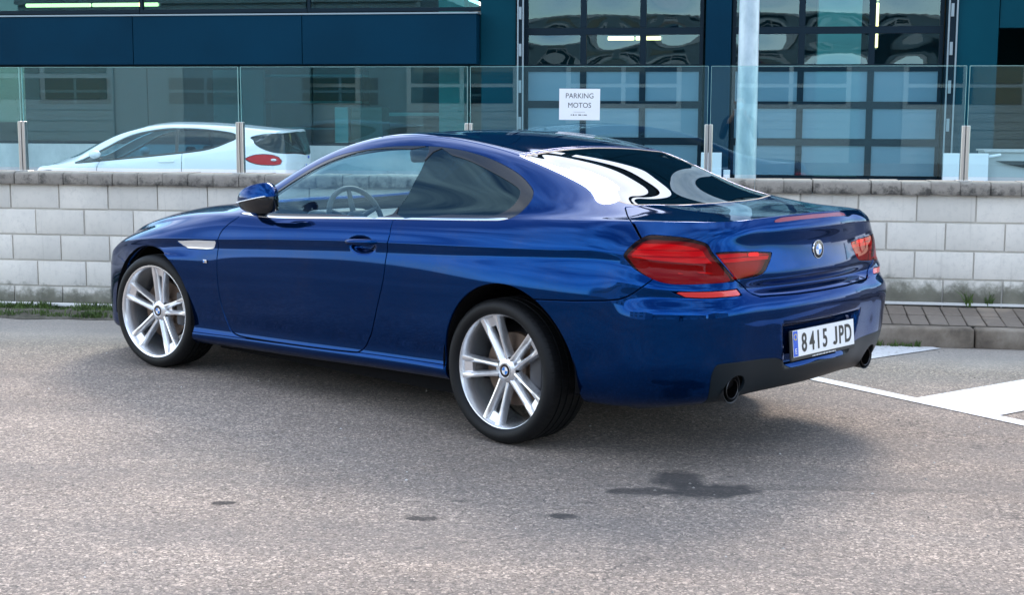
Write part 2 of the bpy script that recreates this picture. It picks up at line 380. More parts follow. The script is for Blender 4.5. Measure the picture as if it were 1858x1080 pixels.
for i in range(62):
    for j in range(2):
        x = -.6+i*.122
        o = link('paving_slab', me_slab, m_slab, pv); o.location = (x+.0+random.uniform(-.002, .002), 9.7255+j*.251+random.uniform(-.002, .002), .134+.026*j+random.uniform(-.003, .004)); o.rotation_euler = (random.uniform(.09, .12), random.uniform(-.015, .015), random.uniform(-.01, .01)); nsl += 1
m_white = mat('white_mortar', (.72, .71, .68), .8)
MB().box((3.2, WY-.018, .205), (9.0, .03, .016)).build('mortar_fillet', m_white, pv)
# ---- verge along the foot of the wall, left of the parked coupe
m_soil = mat('verge_soil', (.06, .055, .04), .95); k = NT(m_soil); wv = k.world()
k.color(k.ramp(k.noise(wv, 7, 6, .7), [(.30, (.035, .036, .022)), (.5, (.085, .078, .058)), (.7, (.17, .158, .13))])); k.bump(k.noise(wv, 40, 5), .6, .02)
V = []; F = []; nx = 130
for i in range(nx):
    x = -14+12.4*i/(nx-1)
    for j in range(5):
        y = 9.60+.555*j/4+(.03*math.sin(x*5.1)+.025*math.sin(x*13.7) if j == 0 else 0)
        V.append((x, y, .004+(.028*math.sin(math.pi*min(1, j/3))+random.uniform(0, .012) if 0 < j else 0)))
for i in range(nx-1):
    for j in range(4): F.append((i*5+j, i*5+5+j, i*5+6+j, i*5+1+j))
tag(link('verge', mesh_np('verge', V, F), m_soil), kind='structure')
m_grass = mat('grass', (.06, .11, .02), .7); k = NT(m_grass); k.color(k.ramp(k.noise(k.world(), 9, 3), [(.3, (.035, .07, .012)), (.7, (.10, .16, .03))]))
V = []; F = []
def tuft(x, y, z, n, h, sp):
    for q in range(n):
        a = random.uniform(0, 6.283); r = random.random()**.6*sp; bx, by = x+r*math.cos(a), y+r*math.sin(a)*.6; hh = h*random.uniform(.4, 1.1); lx, ly = random.gauss(0, .35)*hh, random.gauss(0, .35)*hh; w = random.uniform(.0025, .006)
        t = random.uniform(0, 3.14); cx, cy = w*math.cos(t), w*math.sin(t); i = len(V)
        V.extend([(bx-cx, by-cy, z), (bx+cx, by+cy, z), (bx+lx*.45+cx*.7, by+ly*.45+cy*.7, z+hh*.65), (bx+lx*.45-cx*.7, by+ly*.45-cy*.7, z+hh*.65), (bx+lx, by+ly, z+hh)])
        F.extend([(i, i+1, i+2, i+3), (i+3, i+2, i+4)])
for q in range(900):
    x = random.uniform(-8, -3.2); y = random.choice((WY-.07, WY-.09, WY-.14, WY-.2, 9.66, 9.70, random.uniform(9.62, 10.05)))
    dens = .5+.5*math.sin(x*3.1)*math.sin(x*1.3+1)
    if random.random() < .35+.6*dens: tuft(x, y, .015, random.randint(8, 22), random.choice((.02, .03, .045, .06)), random.uniform(.03, .08))
tuft(-4.72, 9.68, .01, 90, .06, .10); tuft(-4.62, 9.70, .01, 60, .05, .08); tuft(-4.0, 9.7, .01, 80, .05, .12)
for q in range(26): tuft(random.uniform(.45, 1.25), 9.455, .002, 16, random.choice((.03, .05)), .04)
for x in (1.75, 1.62, 2.4): tuft(x, WY-.02, .19, 26, .12, .03)
tag(link('grass', mesh_np('grass', V, F, smooth=False), m_grass), 'low green grass and moss growing along the foot of the wall', 'grass', kind='stuff')
MB().box((-8.2, WY-.035, .035), (12.4, .028, .028), bevel=.006).build('white_strip', m_white)
tag(bpy.data.objects['white_strip'], kind='structure')
# loose grit and scraps lying on the asphalt
V = []; F = []
for q in range(420):
    x, y = random.uniform(-4.5, 2.0), random.uniform(4.2, 9.4); r = random.choice((.003, .004, .005, .007)); a0 = random.uniform(0, 6.28); i = len(V)
    for k_ in range(4): V.append((x+r*math.cos(a0+1.57*k_)*random.uniform(.7, 1.3), y+r*math.sin(a0+1.57*k_)*random.uniform(.7, 1.3), .0005))
    V.append((x, y, r*.9)); F.extend([(i, i+1, i+4), (i+1, i+2, i+4), (i+2, i+3, i+4), (i+3, i, i+4)])
m_grit = mat('grit', (.3, .28, .25), .9); k = NT(m_grit); k.color(k.ramp(k.noise(k.world(), 2.0, 2), [(.35, (.10, .09, .08)), (.55, (.30, .28, .25)), (.68, (.62, .60, .57))]))
tag(link('grit', mesh_np('grit', V, F, smooth=False), m_grit), 'loose grit scattered over the asphalt', 'grit', kind='stuff')
# ---- block wall
m_blk = mat('painted_block', (.62, .61, .57), .85); k = NT(m_blk); wv = k.world(); oi = k.n('ShaderNodeObjectInfo')
c = k.mix(oi.outputs['Random'], (.68, .64, .57), (.81, .765, .685)); c = k.mix(k.ramp(k.noise(wv, 2.4, 5), [(.35, (.45, .45, .45)), (.7, (0, 0, 0))]), c, (.50, .485, .44))
c = k.mix(k.ramp(k.noise(wv, 30, 4, .7), [(.3, (.35, .35, .35)), (.5, (0, 0, 0))]), c, (.48, .46, .42))
sz = k.n('ShaderNodeSeparateXYZ'); k.l(wv, sz.inputs[0])
lowx = k.math('ADD', sz.outputs['Z'], k.math('MULTIPLY', k.ramp(k.math('MULTIPLY', sz.outputs['X'], .1), [(0, (0, 0, 0)), (.02, (-.0, 0, 0))]), 1))
alg = k.math('SUBTRACT', k.math('ADD', sz.outputs['Z'], k.math('MULTIPLY', k.math('SUBTRACT', k.noise(wv, 8, 6, .7), .5), .32)), 0.0)
# algae and dark mould on the lowest course; the pavement side stands 0.19 m higher
lift = k.n('ShaderNodeMapRange'); lift.inputs['From Min'].default_value = -1.2; lift.inputs['From Max'].default_value = -.6; lift.inputs['To Min'].default_value = 0; lift.inputs['To Max'].default_value = .19; k.l(sz.outputs['X'], lift.inputs['Value'])
alg = k.math('SUBTRACT', alg, lift.outputs[0])
c = k.mix(k.ramp(alg, [(.06, (.95, .95, .95)), (.20, (0, 0, 0))]), c, (.060, .072, .030))
c = k.mix(k.ramp(k.math('ADD', alg, k.math('MULTIPLY', k.noise(wv, 17, 5, .7), .16)), [(.16, (.95, .95, .95)), (.25, (0, 0, 0))]), c, k.mix(k.noise(wv, 5, 3), (.035, .035, .03), (.30, .285, .22)))
dr = k.n('ShaderNodeMapping'); dr.inputs['Scale'].default_value = (22, 1, 1.2); k.l(wv, dr.inputs['Vector'])
c = k.mix(k.ramp(k.noise(dr.outputs[0], 1.0, 4, .6), [(.60, (0, 0, 0)), (.78, (.30, .30, .30))]), c, (.20, .185, .16))
k.color(c); k.bump(k.noise(wv, 120, 4, .7), .35, .003)
m_mort = mat('mortar', (.60, .57, .51), .95)
m_cop = mat('coping_concrete', (.35, .33, .3), .9); k = NT(m_cop); wv = k.world(); oi = k.n('ShaderNodeObjectInfo')
c = k.mix(k.noise(wv, 11, 6, .7), (.15, .132, .112), (.42, .38, .33)); sz = k.n('ShaderNodeSeparateXYZ'); k.l(wv, sz.inputs[0])
mo = k.math('ADD', k.noise(wv, 9, 7, .75), k.math('MULTIPLY', k.math('SUBTRACT', 1.0, sz.outputs['Z']), 1.6))
c = k.mix(k.ramp(mo, [(.47, (0, 0, 0)), (.62, (.9, .9, .9))]), c, (.040, .038, .034))
c = k.mix(k.math('MULTIPLY', oi.outputs['Random'], .5), c, k.mix(.5, c, (.10, .095, .085))); k.color(c); k.bump(k.noise(wv, 70, 5, .7), .6, .006)
wall = empty('boundary_wall', (0, WY, 0), 0, 'low cream painted concrete block wall with mouldy stone coping behind the blue coupe', 'wall')
def wpart(name, mb, m, sm=None, p=wall):
    o = mb.build(name, m, p, sm); o.matrix_parent_inverse = Matrix.Translation((0, -WY, 0)); return o
wpart('mortar_core', MB().box((-2, WY+.105, .43), (17.2, .182, 1.06)), m_mort)
me_blk = {}
for L_ in (.39, .19): me_blk[L_] = MB().box((0, 0, 0), (L_, .03, .188), bevel=.004, seg=2).mesh('block', 30)
for r in range(5):
    z = .875-.2*r; x0 = -5.56-.4*6+(0 if r % 2 == 0 else .2)
    for i in range(31):
        x = x0+.4*i+.2
        if x > 4.6: break
        o = link('block', me_blk[.39], m_blk, wall); o.location = (x+random.uniform(-.0015, .0015), .012+random.uniform(0, .003), z+random.uniform(-.001, .001)); o.rotation_euler = (0, random.uniform(-.003, .003), 0)
b = bmesh.new()
prof = [(-.050, .0), (-.054, .010), (-.054, .070), (-.046, .084), (-.026, .092), (.23, .092), (.245, .08), (.245, .0)]
v0 = [b.verts.new((-.0992, y, z)) for y, z in prof]; v1 = [b.verts.new((.0992, y, z)) for y, z in prof]
b.faces.new(v0[::-1]); b.faces.new(v1)
for i in range(len(prof)): b.faces.new((v0[i], v0[(i+1) % len(prof)], v1[(i+1) % len(prof)], v1[i]))
bmesh.ops.bevel(b, geom=[e for e in b.edges if abs(e.verts[0].co.x-e.verts[1].co.x) < .01], offset=.0035, segments=2, affect='EDGES'); bmesh.ops.recalc_face_normals(b, faces=b.faces)
me_cop = bpy.data.meshes.new('coping_stone'); b.to_mesh(me_cop); b.free(); me_cop.shade_smooth(); me_cop.set_sharp_from_angle(angle=math.radians(50))
for i in range(60):
    o = link('coping_stone', me_cop, m_cop, wall); o.location = (-7.4+.2005*i+random.uniform(-.003, .003), random.uniform(-.004, .004), .968+random.uniform(-.002, .003)); o.rotation_euler = (random.uniform(-.01, .01), random.uniform(-.008, .008), random.uniform(-.008, .008))
wpart('drain_slot', MB().box((1.0-.32, WY-.002, .93), (.03, .02, .05)), m_mort)
# ---- glass balustrade on the wall
m_bal = glass('balustrade_glass', (.86, .97, .98), ior=1.6, refl=(.72, .95, 1))
m_edge = mat('glass_edge', (.35, .62, .58), .15, trans=.3)
m_steel = mat('stainless', (.55, .53, .5), .28, 1.0)
bal = empty('glass_balustrade', (0, WY+.10, 1.06), 0, 'frameless glass balustrade with short twin steel posts standing on the wall coping', 'balustrade')
PX = [-7.25, -5.49, -3.725, -1.965, -.215, 1.56, 3.33, 5.1]
YB = WY+.10
def bpart(name, mb, m, sm=None, p=bal):
    o = mb.build(name, m, p, sm); o.matrix_parent_inverse = Matrix.Translation((0, -YB, -1.06)); return o
for i, x in enumerate(PX):
    po = bpart('post', MB().box((x, YB, 1.062), (.11, .10, .012), bevel=.003), m_steel)
    for s_ in (-1, 1):
        q = MB().box((x+s_*.0155, YB, 1.256), (.026, .052, .385), bevel=.004).build('clamp_bar', m_steel, po, 30)
for i in range(len(PX)-1):
    a, b_ = PX[i]+.012, PX[i+1]-.012; cx = (a+b_)/2; w = b_-a
    p_ = bpart('glass_panel', MB().box((cx, YB, 1.476), (w, .012, .768)), m_bal)
    e_ = bpart('panel_edge', MB().box((cx, YB, 1.8612), (w, .0125, .0025)), m_edge)
    for xe in (a-.0013, b_+.0013): bpart('panel_edge', MB().box((xe, YB, 1.476), (.0025, .0125, .768)), m_edge)
# ---- paper notice taped to the glass
m_paper = mat('paper', (.86, .87, .88), .7); m_ink = mat('ink', (.05, .05, .055), .7)
pn = MB().box((0, 0, 0), (.297, .0012, .225)).build('paper_notice', m_paper); pn.location = (-1.147, YB-.0075, 1.588); pn.rotation_euler = (0, .006, 0)
tag(pn, 'white paper notice reading PARKING MOTOS taped to the glass balustrade', 'sign')
def text_on(parent, s, size, x, z, m, sx=1.0):
    l_ = link('printed_text', text_mesh(s, size, 'printed_text', sx=sx, extr=.0002), m, parent); l_.matrix_local = frame((x, -.0010, z), (1, 0, 0), (0, 0, 1), (0, -1, 0)); return l_
text_on(pn, 'PARKING', .052, 0, .060, m_ink, .95); text_on(pn, 'MOTOS', .052, 0, -.008, m_ink, .95)

for x_, w_, h_ in ((-.058, .012, .005), (-.042, .010, .009), (-.025, .014, .005), (.003, .022, .007), (.025, .010, .004), (.044, .022, .006)): MB().box((x_, -.0010, -.076), (w_, .0004, h_)).build('small_print', m_ink, pn)
MB().box((0, -.0010, -.055), (.085, .0004, .0016)).build('printed_rule', m_ink, pn)
# ---- galvanised lamp post just behind the wall
m_galv = mat('galvanised', (.42, .47, .50), .42, .35); k = NT(m_galv); k.color(k.ramp(k.noise(k.world((1, 1, .4)), 14, 4, .6), [(.3, (.34, .44, .49)), (.7, (.52, .62, .67))]))
lp = empty('lamp_post', (.055, 10.78, -.10), 0, 'round galvanised lamp post standing behind the block wall', 'lamp post')
MB().cyl((0, 0, 0), (0, 0, 7.5), .084, .052, 40, False).build('pole', m_galv, lp, 50)
MB().box((0, 0, .012), (.34, .34, .024), bevel=.004).build('base_plate', m_galv, lp)
MB().tube([(0, 0, 7.45), (0, -.15, 7.62), (0, -.6, 7.7), (0, -1.1, 7.7)], .03, 12).build('arm', m_galv, lp, 50)
MB().box((0, -1.3, 7.70), (.26, .55, .10), bevel=.035, seg=2).build('lantern', m_galv, lp, 50)
# ------------------------------------------------------------------ workshop building behind the yard
BY = 23.0
def panel_mat(name, a, b, rough=.5, coat=.0):
    m = mat(name, a, rough, coat=coat, spec=.05); k = NT(m); oi = k.n('ShaderNodeObjectInfo')
    c = k.mix(oi.outputs['Random'], a, b); c = k.mix(k.ramp(k.noise(k.world(), .9, 5), [(.35, (0, 0, 0)), (.7, (.5, .5, .5))]), c, tuple(v*1.35 for v in b)); k.color(c); return m
m_clad = panel_mat('blue_cladding', (.0004, .021, .044), (.0006, .025, .051)); m_clad2 = panel_mat('teal_cladding', (.0006, .036, .056), (.001, .042, .063))
m_frame = mat('door_frame_navy', (.0004, .011, .021), .5, spec=.15)
m_track = mat('door_track', (.22, .28, .31), .45, .4)
m_plinth = mat('plinth_concrete', (.42, .47, .48), .85); k = NT(m_plinth); k.color(k.ramp(k.noise(k.world((1, 1, .5)), 2.5, 6, .65), [(.3, (.30, .345, .355)), (.7, (.47, .52, .525))]))
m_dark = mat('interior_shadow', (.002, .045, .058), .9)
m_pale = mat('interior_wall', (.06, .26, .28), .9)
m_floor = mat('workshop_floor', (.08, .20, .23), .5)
m_teal = mat('teal_column', (.16, .42, .36), .6)
m_shop = glass('shop_glass', (.45, .78, .82), ior=1.5, refl=(.55, .85, .95))
m_pane_clear = glass('door_pane_clear', (.5, .78, .84), ior=1.8, refl=(.6, .88, .97))
# milky polycarbonate panes: partly see-through, slightly wavy
m_pane_milk = bpy.data.materials.new('door_pane_milky'); m_pane_milk.use_nodes = True; t = m_pane_milk.node_tree
pb = t.nodes['Principled BSDF']; pb.inputs['Base Color'].default_value = (.16, .32, .42, 1); pb.inputs['Roughness'].default_value = .16; pb.inputs['Coat Weight'].default_value = .5
tr = t.nodes.new('ShaderNodeBsdfTransparent'); tr.inputs['Color'].default_value = (.75, .9, .9, 1); mx = t.nodes.new('ShaderNodeMixShader'); mx.inputs[0].default_value = .66
t.links.new(pb.outputs[0], mx.inputs[2]); t.links.new(tr.outputs[0], mx.inputs[1]); t.links.new(mx.outputs[0], t.nodes['Material Output'].inputs['Surface'])
m_tube = mat('lamp_tube', (1, .9, .6), .5, emit=(1, .72, .28), estr=1.5)
bld = empty('workshop_building', (0, BY, -.10), 0, 'long dark blue workshop building with glazed roller doors across the yard', 'building')
def P(name, mb, m, par=None, sm=None):
    o = mb.build(name, m, par or bld, sm)
    if par is None: o.matrix_parent_inverse = Matrix.Translation((0, -BY, .10))
    return o
def bx(x0, x1, y0, y1, z0, z1): return MB().box(((x0+x1)/2, (y0+y1)/2, (z0+z1)/2), (x1-x0, y1-y0, z1-z0))
# shell: floor, back wall, side walls, roof
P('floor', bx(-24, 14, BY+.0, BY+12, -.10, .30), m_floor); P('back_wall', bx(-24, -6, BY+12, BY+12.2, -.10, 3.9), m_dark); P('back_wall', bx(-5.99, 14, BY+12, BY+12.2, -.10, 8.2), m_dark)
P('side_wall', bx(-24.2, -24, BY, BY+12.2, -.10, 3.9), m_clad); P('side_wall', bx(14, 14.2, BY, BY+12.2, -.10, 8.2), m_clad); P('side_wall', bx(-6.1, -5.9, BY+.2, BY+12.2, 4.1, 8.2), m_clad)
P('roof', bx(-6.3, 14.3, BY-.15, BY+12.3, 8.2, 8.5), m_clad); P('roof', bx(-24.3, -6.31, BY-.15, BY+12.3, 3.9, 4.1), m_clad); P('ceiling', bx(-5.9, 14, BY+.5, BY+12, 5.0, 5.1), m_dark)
# left part: plinth, shop glazing, fascia, upper glazing
P('plinth', bx(-24, -3.62, BY-.02, BY+.25, -.1, .95), m_plinth)
pxs = [-24, -21.9, -18.95, -16.0, -13.05, -10.1, -7.15, -4.22]
for i in range(len(pxs)-1):
    a, b_ = pxs[i]+.005, pxs[i+1]-.005
    P('fascia_panel', MB().box(((a+b_)/2, BY-.16, 2.70), (b_-a, .30, .80), bevel=.006), m_clad)
    w = P('upper_window', bx(a, b_, BY+.0, BY+.10, 3.17, 3.23), m_frame)
    MB().box(((a+b_)/2, BY+.05, 3.56), (b_-a-.05, .012, .66)).build('pane', m_shop, w)
    MB().box((a+.02, BY+.05, 3.56), (.05, .08, .67)).build('mullion', m_frame, w)
    w = P('shop_window', bx(a, b_, BY+.18, BY+.28, .952, 1.0), m_frame)
    MB().box(((a+b_)/2, BY+.22, 1.66), (b_-a-.01, .012, 1.30)).build('pane', m_shop, w)
P('fascia_sill', bx(-24, -4.2, BY-.33, BY, 3.105, 3.13), m_track); P('fascia_panel', bx(-4.21, -3.63, BY-.02, BY+.25, 2.29, 5.0), m_clad2)
P('fascia_soffit', bx(-24, -3.62, BY-.01, BY+.3, 2.285, 2.315), m_frame)
for i in range(7): P('upper_panel', MB().box((-4.65+2.87*i, BY+.02, 6.6), (2.85, .22, 3.18), bevel=.006), m_clad)
P('upper_panel', bx(-6.08, -4.22, BY-.09, BY+.13, 3.92, 5.0), m_clad)
# piers
P('pier', bx(-4.2, -3.60, BY, BY+.3, -.1, 2.28), m_clad2); P('pier', bx(-3.60, -3.50, BY-.06, BY+.3, -.1, 5), m_frame)
P('pier', bx(-.56, -.16, BY-.05, BY+.3, -.1, 5), m_clad); P('pier', bx(3.14, 3.30, BY-.06, BY+.3, -.1, 5), m_frame)
P('pier', bx(3.30, 3.92, BY-.02, BY+.3, -.1, 5), m_clad2); P('pier', bx(3.94, 9.0, BY+.02, BY+.3, 2.85, 5), m_clad2); P('pier', bx(5.2, 14, BY, BY+.3, -.1, 5), m_clad)
for x in (-3.585, -3.50, 3.17, 3.29): P('door_track', bx(x-.012, x+.012, BY-.085, BY-.055, .3, 5), m_track)
for k_ in range(8):
    for x in (-3.545, 3.215): P('track_bracket', bx(x-.022, x+.022, BY-.10, BY-.062, .66+.59*k_, .86+.59*k_), m_track)
# roller doors
def roller(x0, x1, nm='roller_door'):
    d = P(nm, bx(x0, x1, BY+.10, BY+.18, .30, .52), m_frame)
    n = 3; pitch = (x1-x0)/n; R_ = .589
    for r in range(8):
        z0 = .535+R_*r
        MB().box(((x0+x1)/2, BY+.14, z0+.53), (x1-x0, .08, .112)).build('rail', m_frame, d)
        for c in range(n):
            cx = x0+pitch*(c+.5)
            b = bmesh.new(); nx_, nz_ = 7, 5; w, h = pitch-.10, .472; gv = {}
            ph = random.uniform(0, 6); amp = random.uniform(.0012, .0042)*random.choice((1, -1, 1)) if r >= 3 else random.uniform(-.0012, .0015)
            for i in range(nx_):
                for j in range(nz_):
                    u, v = i/(nx_-1), j/(nz_-1)
                    dy = amp*math.sin(math.pi*u)*math.sin(math.pi*v)*(1.2+math.sin(ph+random.choice((2, 3, 4))*0+3.3*u*math.cos(ph)+2.6*v))*2
                    gv[i, j] = b.verts.new((cx+(u-.5)*w, BY+.125-dy, z0+v*h))
            for i in range(nx_-1):
                for j in range(nz_-1): b.faces.new((gv[i, j], gv[i+1, j], gv[i+1, j+1], gv[i, j+1]))
            me = bpy.data.meshes.new('pane'); b.to_mesh(me); b.free(); me.shade_smooth()
            link('pane', me, m_pane_milk if r < 3 else m_pane_clear, d)
        for c in range(n+1):
            xx = min(max(x0+pitch*c, x0+.03), x1-.03); MB().box((xx, BY+.138, z0+.237), (.10 if 0 < c < n else .06, .07, .474)).build('stile', m_frame, d)
    return d
roller(-3.50, -.60); roller(-.14, 3.12)
# rooftop frame: posts and beams standing above the parapet
fr_ = m_frame
P('roof_beam', bx(-6.2, 14, BY-.2, BY+.1, 9.15, 9.55), fr_); P('roof_beam', bx(-6.2, 14, BY+3.0, BY+3.3, 9.6, 9.95), fr_)
for i in range(5): P('roof_post', bx(-6.1+4.6*i, -5.8+4.6*i, BY-.2, BY+.1, 8.5, 9.16), fr_); P('roof_rafter', bx(-6.1+4.6*i, -5.85+4.6*i, BY+.1, BY+3.0, 9.3, 9.6), fr_)
# fluorescent lamps that are lit
lamps = [((-13.0, BY+1.6, 3.44), (-11.75, BY+1.6, 3.44)), ((-11.70, BY+1.6, 3.44), (-10.45, BY+1.6, 3.44)), ((-2.26, BY+1.5, 2.79), (-1.82, BY+1.5, 2.79)), ((-1.78, BY+1.5, 2.79), (-1.36, BY+1.5, 2.79)), ((2.22, BY+1.5, 2.62), (2.22, BY+1.5, 3.35)), ((2.22, BY+1.5, 3.40), (2.22, BY+1.5, 4.1))]
for q, lb in enumerate(('lit twin fluorescent lamp behind the window above the dark fascia', 'lit twin fluorescent lamp behind the roller door beside the shop window', 'lit upright fluorescent lamp behind the roller door beside the wide white board')):
    (a0, b0), (a1, b1) = lamps[2*q], lamps[2*q+1]
    lm = empty('fluorescent_lamp', a0, 0, lb, 'lamp')
    for a, b_ in ((a0, b0), (a1, b1)):
        o = MB().cyl(Vector(a)-Vector(a0), Vector(b_)-Vector(a0), .034, seg=12).build('tube', m_tube, lm)
    d = Vector(b1)-Vector(a0); MB().box(d/2+Vector((0, .06, 0)), (abs(d.x)+.05, .05, abs(d.z)+.05)).build('batten', m_track, lm)
# what can be made out inside
def thing(name, mb, m, label, cat, sm=None): return tag(mb.build(name, m, None, sm), label, cat)
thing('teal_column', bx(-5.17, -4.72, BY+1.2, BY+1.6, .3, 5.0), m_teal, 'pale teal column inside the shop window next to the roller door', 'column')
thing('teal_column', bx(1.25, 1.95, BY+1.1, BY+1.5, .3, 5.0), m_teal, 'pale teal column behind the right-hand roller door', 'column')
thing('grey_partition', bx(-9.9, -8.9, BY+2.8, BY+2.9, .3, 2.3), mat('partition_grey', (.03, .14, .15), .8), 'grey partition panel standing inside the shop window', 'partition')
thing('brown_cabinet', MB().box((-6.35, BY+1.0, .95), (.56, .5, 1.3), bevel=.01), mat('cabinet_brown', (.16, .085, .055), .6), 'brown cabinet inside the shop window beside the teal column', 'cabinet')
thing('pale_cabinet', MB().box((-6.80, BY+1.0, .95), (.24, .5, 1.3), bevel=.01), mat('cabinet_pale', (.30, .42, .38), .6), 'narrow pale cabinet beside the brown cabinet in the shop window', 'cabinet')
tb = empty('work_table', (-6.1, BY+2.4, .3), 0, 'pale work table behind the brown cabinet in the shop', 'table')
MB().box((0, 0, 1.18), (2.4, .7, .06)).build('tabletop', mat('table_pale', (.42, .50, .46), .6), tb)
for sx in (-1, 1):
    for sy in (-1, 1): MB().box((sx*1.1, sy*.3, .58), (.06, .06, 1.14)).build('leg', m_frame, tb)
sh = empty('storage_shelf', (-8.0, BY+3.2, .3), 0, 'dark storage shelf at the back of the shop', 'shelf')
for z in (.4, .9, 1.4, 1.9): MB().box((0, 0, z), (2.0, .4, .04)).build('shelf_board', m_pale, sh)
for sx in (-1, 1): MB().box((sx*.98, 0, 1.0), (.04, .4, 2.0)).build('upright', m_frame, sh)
# things standing in the yard against the doors
m_board = mat('white_board', (.66, .74, .78), .5)
for x, w, h, y, lb in ((-.405, .31, .98, 21.6, 'narrow white board leaning at the pier between the roller doors'), (-.17, .10, .72, 21.65, 'small white board beside the narrow board at the pier'), (3.30, .64, 1.00, 21.5, 'wide white board standing right of the roller doors')):
    o = MB().box((0, 0, h/2), (w, .03, h), bevel=.004).build('white_board', m_board); o.location = (x, y, -.05); o.rotation_euler = (-.05, 0, 0); tag(o, lb, 'board')
bn = empty('work_bench', (4.35, 22.0, -.10), 0, 'grey work bench with a bent bracket beside the wide white board', 'bench')
m_bench = mat('bench_grey', (.40, .46, .47), .6)
MB().box((0, 0, .55), (1.5, .7, 1.04)).build('cabinet', m_bench, bn); MB().box((0, -.02, 1.085), (1.56, .78, .03)).build('bench_top', m_plinth, bn)
MB().poly([(-.62, -.40, .94), (.4, -.40, .94), (.4, -.40, .86), (.05, -.40, .84), (.0, -.40, .66), (-.06, -.40, .66), (-.10, -.40, .82), (-.5, -.40, .90)], (0, .03, 0)).build('bracket', m_frame, bn)
MB().cyl((-.72, -.42, 1.00), (-.55, -.42, 1.03), .022, seg=10).build('handle', m_board, bn)
# ------------------------------------------------------------------ units on the other side of the road (seen in reflections)
m_metal = mat('grey_metal_wall', (.30, .33, .34), .6); m_metal2 = mat('light_metal_wall', (.42, .45, .46), .6); m_win = mat('dark_window', (.012, .03, .045), .1, coat=1)
OY = -11.8
def unit(x0, x1, h, label, m, OY=OY):
    u = empty('industrial_unit', ((x0+x1)/2, OY, 0), 0, label, 'building'); w = x1-x0
    MB().box((0, -5, h/2), (w, 10, h)).build('wall', m, u); MB().box((0, .06, h-.2), (w+.2, .16, .5)).build('parapet', m_metal2, u)
    MB().box((w/2-.12, .05, h/2), (.24, .12, h)).build('corner_trim', m_metal2, u)
    n = max(1, int(w/5)); 
    for i in range(n):
        cx = -w/2+w*(i+.5)/n-.6
        d = MB().box((cx, .04, 1.7), (3.6, .10, 3.4)).build('roller_door', m_metal2, u)
        for r in range(2):
            for c in range(2): MB().box((cx-.86+1.72*c, .10, 2.05+.62*r), (1.58, .03, .50)).build('pane', m_win, d)
        for r in range(6): MB().box((cx, .095, .25+.26*r), (3.6, .02, .012)).build('seam', m_metal, d)
        wd = MB().box((cx, .05, h-1.5), (3.2, .08, 1.0)).build('window', m_win, u)
    return u
unit(-31, -13.1, 6.5, 'light grey industrial unit with glazed roller doors across the road', m_metal2)
unit(16, 40, 7.5, 'grey industrial unit far along the other side of the road', m_metal)
unit(-21.0, 15.0, 6.0, 'unseen blue grey block added to darken reflections in the door panes', mat('blue_grey_wall', (.13, .19, .22), .6), -24.0)  # added out of view to keep the bright horizon out of reflections
# ------------------------------------------------------------------ coupe: surface of the body (left half), metres, rear axle at x = 0
# ---- key tables: u -> (x,y,z) for every feature row of the left half of the body
def _pchip(xk,yk,x):
    xk=np.asarray(xk,float);yk=np.asarray(yk,float);h=np.diff(xk);d=np.diff(yk)/h
    m=np.zeros(len(xk));m[0]=d[0];m[-1]=d[-1]
    for i in range(1,len(xk)-1):
        w1=h[i];w2=h[i-1]
        m[i]=(w1*d[i-1]+w2*d[i])/(w1+w2)          # cubic (C1), smoothed afterwards
        if d[i-1]*d[i]<=0: m[i]*=.35
    i=np.clip(np.searchsorted(xk,x)-1,0,len(xk)-2);t=(x-xk[i])/h[i]
    return ((2*t**3-3*t**2+1)*yk[i]+(t**3-2*t**2+t)*h[i]*m[i]+(-2*t**3+3*t**2)*yk[i+1]+(t**3-t**2)*h[i]*m[i+1])
def _gauss(a,sig):
    # smooth along axis 0, sigma in samples; reflect-odd ends so that end points stay put
    n=int(sig*3)+1;k=np.exp(-.5*(np.arange(-n,n+1)/sig)**2);k/=k.sum()
    p=np.concatenate([2*a[:1]-a[n:0:-1],a,2*a[-1:]-a[-2:-n-2:-1]],0)
    o=np.zeros_like(a)
    for i,w in enumerate(k): o+=w*p[i:i+len(a)]
    return o
SX=[3.35,3.1,2.855,2.55,2.2,1.8,1.4,1.0,.6,.25,0,-.3,-.6]
SU=[-x for x in SX]
def srow(front,ys,zs,rear):
    """front: 4 pts nose->corner at u -4.4,-4.1,-3.8,-3.58 ; rear: 4 pts at u .82,1.0,1.35,1.75"""
    ks=[(u,)+f for u,f in zip((-4.4,-4.1,-3.8,-3.58),front)]
    ks+=[(u,x,y,z) for u,x,y,z in zip(SU,SX,ys,zs)]
    ks+=[(u,)+f for u,f in zip((.82,1.0,1.35,1.75),rear)]
    f1=front[1];r1=rear[2]
    return [(-4.7,f1[0],-f1[1],f1[2])]+ks+[(2.15,r1[0],-r1[1],r1[2])]
